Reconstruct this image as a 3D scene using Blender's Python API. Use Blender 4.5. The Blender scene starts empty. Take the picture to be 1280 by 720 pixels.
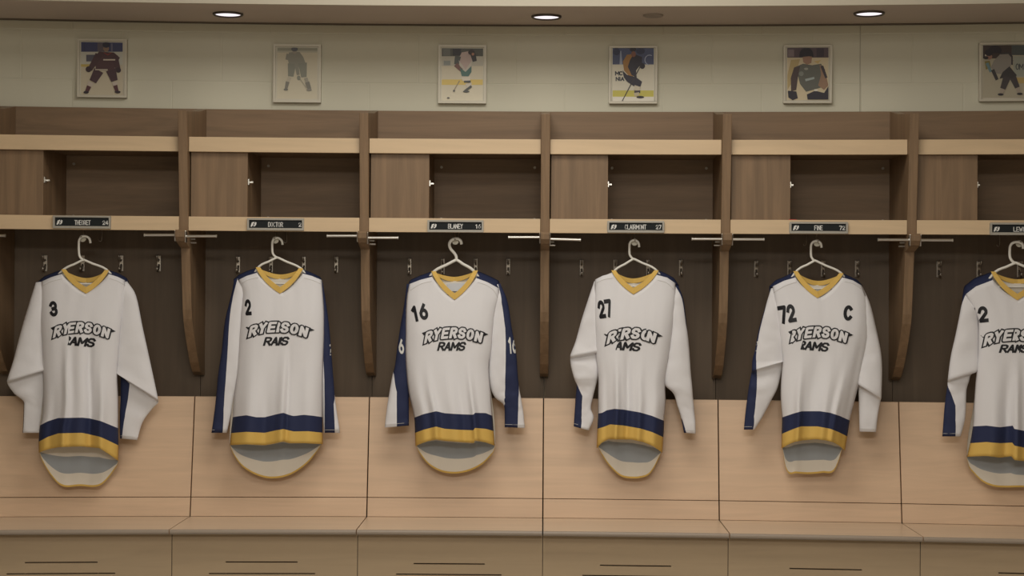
import bpy, bmesh, math, random
from mathutils import Vector, Matrix
random.seed(7)
sc = bpy.context.scene
COL = sc.collection

# ------------------------------------------------------------------ camera
FPX = 2100.0
CAM = Vector((0.0, -6.5, 1.354))
YAW = math.atan(40 / FPX); PITCH = math.atan(5 / FPX); ROLL = math.radians(0.36)
CR = (Matrix.Rotation(YAW, 3, 'Z') @ Matrix.Rotation(math.pi / 2 + PITCH, 3, 'X') @ Matrix.Rotation(ROLL, 3, 'Z'))
cd = bpy.data.cameras.new('camera'); cam = bpy.data.objects.new('camera', cd); COL.objects.link(cam)
cd.sensor_width = 36.0; cd.lens = FPX * 36.0 / 1280.0
cam.matrix_world = Matrix.Translation(CAM) @ CR.to_4x4()
sc.camera = cam

# ------------------------------------------------------------------ exposure, world, lights
sc.view_settings.view_transform = 'Standard'; sc.view_settings.look = 'None'
sc.view_settings.gamma = 1.0; sc.view_settings.use_curve_mapping = False
sc.view_settings.exposure = -0.09
w = bpy.data.worlds.new('world'); sc.world = w; w.use_nodes = True
w.node_tree.nodes['Background'].inputs[0].default_value = (1, .93, .84, 1)
w.node_tree.nodes['Background'].inputs[1].default_value = 0.02
def area(name, loc, sx, sy, watts, col, rot=(0, 0, 0)):
    l = bpy.data.lights.new(name, 'AREA'); l.shape = 'RECTANGLE'; l.size = sx; l.size_y = sy
    l.energy = watts; l.color = col
    o = bpy.data.objects.new(name, l); COL.objects.link(o); o.location = loc; o.rotation_euler = rot
    return o
WARM = (1.0, .95, .87)
area('room_light_near_bench', (-.1, -1.45, 3.05), 1.5, 1.1, 37, WARM)
area('room_light_mid_room', (-.1, -4.2, 3.05), 1.6, 1.6, 60, WARM)
area('far_fill_light', (-.1, -7.6, 3.05), 1.8, 1.6, 265, WARM)  # unseen light added behind the camera as low frontal fill

# ------------------------------------------------------------------ helpers
def bend(x): return 0.0274 * (x + 0.1) ** 2          # the room's back wall is gently concave
def P(px, py, Y):
    d = CR @ Vector(((px - 640) / FPX, (360 - py) / FPX, -1.0))
    t = (Y - CAM.y) / d.y
    for _ in range(6):
        x = CAM.x + d.x * t
        t = (Y - bend(x) - CAM.y) / d.y
    return CAM + d * t
def W(x, Y, z): return Vector((x, Y - bend(x), z))
def X(px, Y, py=365): return P(px, py, Y).x
def Z(py, Y, px=680): return P(px, py, Y).z
def s2l(c):
    return tuple(((v / 255) / 12.92 if v / 255 <= .04045 else ((v / 255 + .055) / 1.055) ** 2.4) for v in c)

MATS = {}
def mat(name, col, rough=.6, metal=0, bump=None, grain=None, emit=None, spec=.35, coat=0, trans=0):
    """bump=(scale,strength,dist); grain=(axis,amount,scale)"""
    if name in MATS: return MATS[name]
    m = bpy.data.materials.new(name); m.use_nodes = True
    nt = m.node_tree; b = nt.nodes['Principled BSDF']
    b.inputs['Base Color'].default_value = (*col, 1); b.inputs['Roughness'].default_value = rough
    b.inputs['Metallic'].default_value = metal; b.inputs['Specular IOR Level'].default_value = spec
    b.inputs['Coat Weight'].default_value = coat
    if emit:
        b.inputs['Emission Color'].default_value = (*emit[0], 1); b.inputs['Emission Strength'].default_value = emit[1]
    tc = nt.nodes.new('ShaderNodeTexCoord')
    if grain:
        axis, amt, scl = grain
        mp = nt.nodes.new('ShaderNodeMapping'); nt.links.new(tc.outputs['Object'], mp.inputs['Vector'])
        sv = {'z': (1, 1, .05), 'x': (.05, 1, 1), 'y': (1, .05, 1)}[axis]
        mp.inputs['Scale'].default_value = tuple(v * scl for v in sv)
        n1 = nt.nodes.new('ShaderNodeTexNoise'); n1.inputs['Scale'].default_value = 1.0; n1.inputs['Detail'].default_value = 5
        n1.inputs['Roughness'].default_value = .62; n1.inputs['Distortion'].default_value = .7
        nt.links.new(mp.outputs[0], n1.inputs['Vector'])
        cr = nt.nodes.new('ShaderNodeValToRGB')
        cr.color_ramp.elements[0].position = .32; cr.color_ramp.elements[1].position = .70
        cr.color_ramp.elements[0].color = (*[c * (1 - amt) for c in col], 1)
        cr.color_ramp.elements[1].color = (*[min(1, c * (1 + amt)) for c in col], 1)
        nt.links.new(n1.outputs['Fac'], cr.inputs['Fac']); nt.links.new(cr.outputs[0], b.inputs['Base Color'])
    if bump:
        n2 = nt.nodes.new('ShaderNodeTexNoise'); n2.inputs['Scale'].default_value = bump[0]; n2.inputs['Detail'].default_value = 3
        nt.links.new(tc.outputs['Object'], n2.inputs['Vector'])
        bp = nt.nodes.new('ShaderNodeBump'); bp.inputs['Strength'].default_value = bump[1]; bp.inputs['Distance'].default_value = bump[2]
        nt.links.new(n2.outputs['Fac'], bp.inputs['Height']); nt.links.new(bp.outputs[0], b.inputs['Normal'])
    MATS[name] = m
    return m

def mk(name, verts, faces, mats, parent=None, idx=None, smooth=False, bevel=0):
    """one mesh object; verts are world points, stored relative to the thing's base"""
    root = parent
    off = Vector((0, 0, 0))
    while root is not None: off += root.location; root = root.parent
    me = bpy.data.meshes.new(name)
    if parent is None and verts:
        n = len(verts)
        c = Vector((sum(v[0] for v in verts) / n, sum(v[1] for v in verts) / n, min(v[2] for v in verts)))
    else: c = Vector((0, 0, 0))
    me.from_pydata([tuple(Vector(v) - off - c) for v in verts], [], faces)
    if not isinstance(mats, (list, tuple)): mats = [mats]
    for m in mats: me.materials.append(m)
    if idx:
        for p, i in zip(me.polygons, idx): p.material_index = i
    bm = bmesh.new(); bm.from_mesh(me)
    if not idx and not smooth: bmesh.ops.remove_doubles(bm, verts=bm.verts, dist=1e-6)
    bmesh.ops.recalc_face_normals(bm, faces=bm.faces)
    bm.to_mesh(me); bm.free()
    if smooth:
        for p in me.polygons: p.use_smooth = True
    o = bpy.data.objects.new(name, me); COL.objects.link(o); o.location = c
    if parent is not None: o.parent = parent
    if bevel:
        b = o.modifiers.new('bevel', 'BEVEL'); b.width = bevel; b.segments = 2; b.limit_method = 'ANGLE'; b.angle_limit = math.radians(50)
    return o
def thing(name, label, cat, loc, group=None):
    o = bpy.data.objects.new(name, None); COL.objects.link(o); o.location = loc; o.empty_display_size = .05
    o['label'] = label; o['category'] = cat
    if group: o['group'] = group
    return o
def struct(o): o['kind'] = 'structure'; return o
def copy_tree(o, parent=None):
    c = o.copy(); COL.objects.link(c)
    if parent is not None: c.parent = parent
    for ch in list(o.children): copy_tree(ch, c)
    return c

class G:
    """geometry collector"""
    def __init__(s): s.v = []; s.f = []; s.i = []
    def add(s, vs, fs, mi=0):
        n = len(s.v); s.v += vs; s.f += [tuple(a + n for a in f) for f in fs]; s.i += [mi] * len(fs)
    def box(s, x0, x1, y0, y1, z0, z1, n=1, mi=0):
        """bent box, n pieces along x"""
        vs = []; fs = []
        for k in range(n + 1):
            x = x0 + (x1 - x0) * k / n
            vs += [W(x, y0, z0), W(x, y1, z0), W(x, y1, z1), W(x, y0, z1)]
        for k in range(n):
            a = 4 * k; b = a + 4
            for j in range(4): fs.append((a + j, a + (j + 1) % 4, b + (j + 1) % 4, b + j))
        fs.append((3, 2, 1, 0)); e = 4 * n; fs.append((e, e + 1, e + 2, e + 3))
        s.add(vs, fs, mi)
    def quadstrip_profile(s, prof, x0, x1, n=1, closed=True, mi=0):
        """profile of (Y,z) swept along x"""
        m = len(prof); vs = []; fs = []
        for k in range(n + 1):
            x = x0 + (x1 - x0) * k / n
            vs += [W(x, a, b) for a, b in prof]
        for k in range(n):
            for j in range(m if closed else m - 1):
                fs.append((k * m + j, k * m + (j + 1) % m, (k + 1) * m + (j + 1) % m, (k + 1) * m + j))
        if closed:
            fs.append(tuple(range(m - 1, -1, -1))); fs.append(tuple(n * m + j for j in range(m)))
        s.add(vs, fs, mi)
    def tube(s, pts, r, seg=10, mi=0, flat=1.0):
        pts = [Vector(p) for p in pts]; vs = []; fs = []
        up = Vector((0, 1, 0)); n = len(pts)
        for k, p in enumerate(pts):
            t = (pts[min(k + 1, n - 1)] - pts[max(k - 1, 0)]).normalized()
            a = up - t * up.dot(t)
            if a.length < 1e-3: a = Vector((1, 0, 0)) - t * t.x
            a.normalize(); b = t.cross(a)
            for q in range(seg):
                th = 2 * math.pi * q / seg
                vs.append(p + a * (r * flat * math.cos(th)) + b * (r * math.sin(th)))
        for k in range(n - 1):
            for q in range(seg):
                fs.append((k * seg + q, k * seg + (q + 1) % seg, (k + 1) * seg + (q + 1) % seg, (k + 1) * seg + q))
        fs.append(tuple(range(seg - 1, -1, -1))); fs.append(tuple((n - 1) * seg + q for q in range(seg)))
        s.add(vs, fs, mi)
    def disc(s, c, axis, r, h, seg=20, mi=0):
        c = Vector(c); axis = Vector(axis).normalized()
        s.tube([c - axis * h / 2, c + axis * h / 2], r, seg, mi)
    def prism(s, poly, y0, y1, mi=0):
        """poly of world (x,z) points extruded in Y"""
        m = len(poly)
        vs = [W(x, y0, z) for x, z in poly] + [W(x, y1, z) for x, z in poly]
        fs = [tuple(range(m)), tuple(range(2 * m - 1, m - 1, -1))]
        fs += [(j, m + j, m + (j + 1) % m, (j + 1) % m) for j in range(m)]
        s.add(vs, fs, mi)
    def build(s, name, mats, parent=None, smooth=False, bevel=0):
        multi = isinstance(mats, (list, tuple)) and len(mats) > 1
        return mk(name, s.v, s.f, mats, parent, s.i if multi else None, smooth, bevel)

def lerp(a, b, t): return a + (b - a) * t
def sstep(a, b, x):
    if a == b: return 1.0 if x >= a else 0.0
    t = max(0, min(1, (x - a) / (b - a))); return t * t * (3 - 2 * t)
def pl(pts, x):
    """piecewise-linear function through sorted points"""
    if x <= pts[0][0]: return pts[0][1]
    for (a, b), (c, d) in zip(pts, pts[1:]):
        if x <= c: return b if c == a else b + (d - b) * (x - a) / (c - a)
    return pts[-1][1]
def sm(pts, x):
    """smooth (monotone-ish hermite) function through sorted points"""
    if x <= pts[0][0]: return pts[0][1]
    n = len(pts)
    for k in range(n - 1):
        x0, y0 = pts[k]; x1, y1 = pts[k + 1]
        if x <= x1:
            h = x1 - x0
            if h <= 0: return y1
            d = (y1 - y0) / h
            m0 = d if k == 0 else .5 * (d + (y0 - pts[k - 1][1]) / max(1e-6, x0 - pts[k - 1][0]))
            m1 = d if k == n - 2 else .5 * (d + (pts[k + 2][1] - y1) / max(1e-6, pts[k + 2][0] - x1))
            t = (x - x0) / h
            return (2*t**3-3*t**2+1)*y0 + (t**3-2*t**2+t)*h*m0 + (-2*t**3+3*t**2)*y1 + (t**3-t**2)*h*m1
    return pts[-1][1]
def spline(pts, n=6):
    out = []
    m = len(pts)
    for k in range(m - 1):
        p0 = pts[max(k - 1, 0)]; p1 = pts[k]; p2 = pts[k + 1]; p3 = pts[min(k + 2, m - 1)]
        for q in range(n):
            t = q / n
            out.append(tuple(.5 * (2*b + (c-a)*t + (2*a-5*b+4*c-d)*t*t + (3*b-a-3*c+d)*t**3) for a, b, c, d in zip(p0, p1, p2, p3)))
    out.append(tuple(pts[-1])); return out

# ------------------------------------------------------------------ lettering (stroke letters)
def ring(cx, cy, rx, ry, a0, a1, n=10):
    return [(cx + rx * math.cos(math.radians(a0 + (a1 - a0) * k / n)), cy + ry * math.sin(math.radians(a0 + (a1 - a0) * k / n))) for k in range(n + 1)]
FONT = {
 'A': [[(0, 0), (.5, 1), (1, 0)], [(.2, .32), (.8, .32)]],
 'B': [[(0, 0), (0, 1), (.7, 1), (.95, .87), (.95, .64), (.7, .52), (0, .52)], [(.7, .52), (1, .4), (1, .13), (.75, 0), (0, 0)]],
 'C': [ring(.5, .5, .5, .5, 45, 315, 14)],
 'D': [[(0, 0), (0, 1), (.6, 1), (1, .75), (1, .25), (.6, 0), (0, 0)]],
 'E': [[(1, 1), (0, 1), (0, 0), (1, 0)], [(0, .5), (.85, .5)]],
 'F': [[(1, 1), (0, 1), (0, 0)], [(0, .5), (.8, .5)]],
 'H': [[(0, 0), (0, 1)], [(1, 0), (1, 1)], [(0, .5), (1, .5)]],
 'I': [[(.5, 0), (.5, 1)]],
 'L': [[(0, 1), (0, 0), (1, 0)]],
 'M': [[(0, 0), (0, 1), (.5, .3), (1, 1), (1, 0)]],
 'N': [[(0, 0), (0, 1), (1, 0), (1, 1)]],
 'O': [ring(.5, .5, .5, .5, 0, 360, 20)],
 'R': [[(0, 0), (0, 1), (.7, 1), (1, .88), (1, .62), (.7, .48), (0, .48)], [(.5, .48), (1.05, 0)]],
 'S': [[(1, .82), (.78, 1), (.25, 1), (0, .84), (0, .66), (.2, .54), (.8, .46), (1, .33), (1, .16), (.75, 0), (.22, 0), (0, .18)]],
 'T': [[(0, 1), (1, 1)], [(.5, 1), (.5, 0)]],
 'W': [[(0, 1), (.25, 0), (.5, .7), (.75, 0), (1, 1)]],
 'Y': [[(0, 1), (.5, .48), (1, 1)], [(.5, .48), (.5, 0)]],
 '1': [[(.15, .8), (.6, 1), (.6, 0)]],
 '2': [[(0, .72)] + ring(.5, .7, .48, .3, 165, -25, 10) + [(0, 0), (1, 0)]],
 '3': [ring(.48, .74, .46, .26, 160, -75, 10) + [(.4, .5)], [(.4, .5)] + ring(.48, .27, .5, .27, 80, -160, 12)],
 '4': [[(.75, 0), (.75, 1), (0, .3), (1, .3)]],
 '6': [[(.72, 1), (.15, .55)] + ring(.5, .32, .46, .32, 150, 510, 18)],
 '7': [[(0, 1), (1, 1), (.4, 0)]],
}
def text_quads(text, width, height, stroke, gap=.28, cw=None, step=.9):
    """quads (lists of 4 (x,y)) of the text in a width x height box, y up, stroke in the same units"""
    n = len(text); ws = [{'I': .35, 'M': 1.25, 'W': 1.25, '1': .75, ' ': .6}.get(c, 1.0) for c in text]
    tot = sum(ws) + gap * (n - 1); k = (width - stroke) / tot; x = stroke / 2
    out = []
    for c, wd in zip(text, ws):
        if c in FONT:
            for line in FONT[c]:
                pts = [(x + a * wd * k, stroke / 2 + b * (height - stroke)) for a, b in line]
                out += stroke_quads(pts, stroke, step)
        x += (wd + gap) * k
    return out
def stroke_quads(pts, wd, step=.9):
    out = []; h = wd / 2; closed = math.hypot(pts[0][0] - pts[-1][0], pts[0][1] - pts[-1][1]) < 1e-6
    for k_, ((x0, y0), (x1, y1)) in enumerate(zip(pts, pts[1:])):
        L = math.hypot(x1 - x0, y1 - y0)
        if L < 1e-6: continue
        dx, dy = (x1 - x0) / L, (y1 - y0) / L; nx, ny = -dy * h, dx * h
        if k_ == 0 and not closed: x0 -= dx * h; y0 -= dy * h; L += h
        if k_ == len(pts) - 2 and not closed: L += h
        m = max(1, int(L / step))
        for q in range(m):
            a, b = L * q / m, L * (q + 1) / m
            out.append([(x0 + dx*a - nx, y0 + dy*a - ny), (x0 + dx*b - nx, y0 + dy*b - ny), (x0 + dx*b, y0 + dy*b), (x0 + dx*a, y0 + dy*a)])
            out.append([(x0 + dx*a, y0 + dy*a), (x0 + dx*b, y0 + dy*b), (x0 + dx*b + nx, y0 + dy*b + ny), (x0 + dx*a + nx, y0 + dy*a + ny)])
    for (x, y) in (pts if closed else pts[1:-1]):
        ngon = [(x + h * math.cos(2 * math.pi * q / 8 + .39), y + h * math.sin(2 * math.pi * q / 8 + .39)) for q in range(8)]
        for q in range(0, 8, 2):
            out.append([(x, y), ngon[q], ngon[(q + 1) % 8], ngon[(q + 2) % 8]])
    return out

# ------------------------------------------------------------------ materials
LIGHTW = (.635, .45, .30); BROWN = (.215, .138, .078); DARK = (.236, .156, .093); DEEP = (.088, .062, .044)
m_light = mat('pale_maple_laminate', LIGHTW, .38, grain=('x', .07, 26), spec=.4)
m_edge = mat('grey_brown_edging', (.33, .27, .215), .35)
m_fascia = mat('pale_maple_edge', (.64, .478, .30), .38, grain=('x', .06, 26), spec=.4)
m_seat_lit = mat('seat_maple_lit_top', (.71, .545, .39), .3, grain=('x', .06, 26), spec=.5)  # maple lightened, the steep light on the seat top is in its colour
m_front = mat('tan_laminate_front', (.42, .315, .20), .5, grain=('x', .06, 22))
m_brown = mat('walnut_laminate', BROWN, .45, grain=('z', .22, 30))
m_darkw = mat('dark_walnut_laminate', DARK, .5, grain=('x', .16, 24))
m_deep = mat('lower_back_walnut', (.125, .087, .056), .5, grain=('z', .14, 20))  # darker even tone for the panel below the lower shelf
m_wall = mat('painted_block_wall', (.62, .605, .49), .7)
m_soffit = mat('soffit_paint', (.68, .585, .51), .75, bump=(200, .1, .002))
m_face = mat('soffit_face_paint', (.62, .575, .47), .75)
m_black = mat('gap_shade_black', (.012, .010, .009), .8)
m_metal = mat('brushed_metal', (.72, .71, .68), .32, metal=1)
m_dull = mat('dull_nickel', (.42, .38, .33), .42, metal=.85)
m_capm = mat('pale_metal_cap', (.55, .52, .44), .5, metal=.25)
m_white_pl = mat('white_plastic', (.78, .76, .70), .4)
m_plate = mat('black_plate', (.012, .015, .017), .6, spec=.2)
m_alu = mat('satin_aluminium', (.36, .34, .30), .45, metal=.3)
m_wtxt = mat('white_print', (.72, .72, .70), .6)
m_floor = mat('grey_carpet', (.33, .315, .29), .8, bump=(400, .4, .003))
m_navy = mat('navy_jersey_knit', (.020, .028, .078), .75, bump=(900, .25, .0008))
m_white = mat('white_jersey_knit', (.76, .752, .775), .8, bump=(60, .10, .004))
m_gold = mat('gold_jersey_knit', (.70, .46, .115), .7, bump=(900, .25, .0008))
m_in_w = mat('white_jersey_lining', (.80, .75, .66), .85)  # brightened in place of light passing through the cloth
m_in_b = mat('grey_blue_jersey_lining', (.37, .40, .43), .85)  # navy band from inside, also raised for light through the cloth
m_ink = mat('black_print', (.012, .012, .016), .55)
m_seam = mat('white_seam_thread', (.60, .585, .56), .85)
# painted concrete block: faint joints
nt = m_wall.node_tree; b = nt.nodes['Principled BSDF']
tc = nt.nodes.new('ShaderNodeTexCoord'); mp = nt.nodes.new('ShaderNodeMapping'); mp.inputs['Rotation'].default_value = (math.pi / 2, 0, 0)
br = nt.nodes.new('ShaderNodeTexBrick'); br.inputs['Scale'].default_value = 1.0
br.inputs['Brick Width'].default_value = .40; br.inputs['Row Height'].default_value = .20; br.inputs['Mortar Size'].default_value = .004
br.inputs['Mortar Smooth'].default_value = .8
br.inputs['Color1'].default_value = (1, 1, 1, 1); br.inputs['Color2'].default_value = (.97, .97, .97, 1); br.inputs['Mortar'].default_value = (.3, .3, .3, 1)
mp.inputs['Location'].default_value = (.12, -2.195 + 2.0, 0)
nt.links.new(tc.outputs['Object'], mp.inputs['Vector']); nt.links.new(mp.outputs[0], br.inputs['Vector'])
bp = nt.nodes.new('ShaderNodeBump'); bp.inputs['Strength'].default_value = .35; bp.inputs['Distance'].default_value = .004
nt.links.new(br.outputs['Color'], bp.inputs['Height']); nt.links.new(bp.outputs[0], b.inputs['Normal'])

# ------------------------------------------------------------------ room shell
ZC = Z(31, .37, 640)
HALF = 3.3
def bent_sheet(name, prof, m, n=40):
    g = G(); g.quadstrip_profile(prof, -HALF, HALF, n, closed=True); return g.build(name, m)
o = bent_sheet('wall_back', [(.37, 0), (.37, 3.12), (.47, 3.12), (.47, 0)], m_wall); struct(o)
YS = CAM.y + (ZC - CAM.z) * FPX / (365 - 8)
o = bent_sheet('ceiling_soffit', [(YS, ZC), (.37, ZC), (.37, ZC + .03), (YS, ZC + .03)], m_soffit); o.name = 'ceiling_soffit'; struct(o)
o = bent_sheet('trim_1', [(YS - .012, ZC), (YS, ZC), (YS, 3.10), (YS - .012, 3.10)], m_face); struct(o)
def flat_box(name, x0, x1, y0, y1, z0, z1, m):
    g = G(); vs = [Vector((x, y, z)) for x in (x0, x1) for y in (y0, y1) for z in (z0, z1)]
    g.add(vs, [(0, 1, 3, 2), (4, 6, 7, 5), (0, 4, 5, 1), (2, 3, 7, 6), (0, 2, 6, 4), (1, 5, 7, 3)]); return struct(g.build(name, m))
flat_box('ceiling', -HALF, HALF, -10.6, YS - .012, 3.10, 3.16, m_face)
flat_box('floor', -HALF, HALF, -10.6, .47, -.05, 0, m_floor)
flat_box('wall_left', -HALF - .08, -HALF, -10.6, .47, 0, 3.12, m_brown)
flat_box('wall_right', HALF, HALF + .08, -10.6, .47, 0, 3.12, m_brown)
flat_box('wall_front', -HALF, HALF, -10.68, -10.6, 0, 3.12, m_wall)

m_shadow_gap = mat('shadow_gap_paint', (.16, .135, .105), .8)
o = bent_sheet('trim_2', [(.364, ZC - .007), (.3695, ZC - .007), (.3695, ZC - .0005), (.364, ZC - .0005)], m_shadow_gap); struct(o)  # dark strip painted in for the shadow gap under the soffit
xj = X(1075, .37, 90); g = G(); g.box(xj - .0016, xj + .0016, .3685, .3698, Z(139, .34), ZC - .008); struct(g.build('trim_3', mat('wall_joint_caulk', (.40, .385, .31), .8)))
# ------------------------------------------------------------------ lockers
DIV = [-22, 229.5, 455.2, 681.3, 907.2, 1140, 1405]           # divider centres in the photo at the lower shelf
BAYN = ['holding jersey 3', 'holding jersey 2', 'holding jersey 16', 'holding jersey 27', 'holding the captain jersey 72', 'cut off by the right edge']
DT = .0345
XD = [X(p, 0, 280) for p in DIV]
zUFt, zUFb = Z(174.2, 0), Z(192.6, 0)
zLFt, zLFb = Z(273.6, 0), Z(291.2, 0)
zTop = Z(139.5, .34)
zLP = Z(498, .222); YLPt, YLPb = .222, .146
zB = Z(664, -.22)
YBK = .34
DOORR = [54, 309.5, 536.5, 760, 988, 1222]
for i in range(6):
    x0 = XD[i] + DT / 2 + .001; x1 = XD[i + 1] - DT / 2 - .001
    t = thing('locker', ['open wooden locker %s, %s' % (BAYN[i].replace('cut off by the right edge', 'with its jersey cut off'), s) for s in
        ['leftmost in the row', 'second from the left', 'third from the left', 'right of the row centre', 'second from the right', 'rightmost in the row']][i], 'locker', W((x0 + x1) / 2, YBK, zLP), 'lockers along the back wall')
    xw0 = x0 - DT / 2 - (.4 if i == 0 else 0)
    g = G(); g.box(xw0, x1 + DT / 2, YBK, YBK + .02, zLFt - .02, zTop, 4); bp_ = g.build('back_panel', m_darkw, t)
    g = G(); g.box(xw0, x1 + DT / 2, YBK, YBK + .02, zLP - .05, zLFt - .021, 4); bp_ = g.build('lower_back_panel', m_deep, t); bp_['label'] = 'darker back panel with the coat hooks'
    g = G(); g.box(x0, x1, .02, YBK - .001, zUFb + .006, zUFb + .026, 4); us = g.build('upper_shelf', m_brown, t)
    g = G(); g.box(x0, x1, 0, .02, zUFb, zUFt, 6); f = g.build('fascia', m_fascia, us, bevel=.0012); f['label'] = 'pale maple shelf edge'
    g = G(); g.box(x0, x1, .02, YBK - .001, zLFt - .032, zLFt - .012, 4); ls = g.build('lower_shelf', m_brown, t)
    g = G(); g.box(x0, x1, 0, .02, zLFb, zLFt, 6); f = g.build('fascia', m_fascia, ls, bevel=.0012); f['label'] = 'pale maple shelf edge'
    # closed box at the left of the cubby
    xd = X(DOORR[i], .022, 230)
    g = G(); g.box(x0 + .004, xd, .022, .040, zLFt - .010, zUFb + .003, 3); dr = g.build('door', m_brown, t, bevel=.001)
    g = G(); g.box(xd - .018, xd - .001, .041, YBK - .002, zLFt - .011, zUFb + .005); g.build('side_panel', m_brown, t)
    zz = Z(230, .04)
    g = G(); g.box(xd + .0005, xd + .004, .030, .050, zz - .011, zz + .011); g.box(xd + .0005, xd + .016, .052, .060, zz - .003, zz + .003)
    lt = g.build('latch', m_metal, dr); lt['label'] = 'small metal lock latch'
    for xx, zz in ((xd + .028, zUFb - .028), (x1 - .025, zUFb - .028), (xd + .028, zLFt + .012), (x1 - .025, zLFt + .012)):
        g = G(); g.disc(W(xx, YBK - .002, zz), (0, 1, 0), .0055, .004, 12); g.build('screw_cap', m_dull, t)

# dividers between the lockers: forward-leaning front edge, small nose under the shelf, curved taper to the back
def zc(py, Y): return Z(py, Y)
prof = [(-.038, zc(142, -.038)), (0, zc(272, 0)), (.004, zLFb + .002), (-.066, zLFb + .001), (-.072, zLFb - .006), (-.070, zLFb - .026), (-.052, zLFb - .043), (-.01, zLFb - .056), (.036, zc(313, .036))]
prof += [(.073, zc(390, .073)), (.085, zc(402, .085)), (.115, zc(418, .115)), (.16, zc(437, .16)), (.21, zc(455, .21)), (.26, zc(467, .26)), (.30, zc(471, .30)), (YBK - .001, zc(471, YBK))]
prof += [(YBK - .001, zTop + .0), (.20, zc(141, .16))]
pairs = ['jerseys 3 and 2', 'jerseys 2 and 16', 'jerseys 16 and 27', 'jerseys 27 and 72', 'jersey 72 and the rightmost jersey']
for i in range(0, 6):
    g = G(); xa, xb = XD[i] - DT / 2, XD[i] + DT / 2
    g.quadstrip_profile(prof, xa, xb, 1)
    o = g.build('locker_divider', m_brown, bevel=.0015)
    o['label'] = ('brown wood locker divider tapering to the wall between ' + pairs[i - 1]) if i else 'brown wood locker divider at the far left edge, left of jersey 3'
    o['category'] = 'divider'; o['group'] = 'locker dividers'

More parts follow.
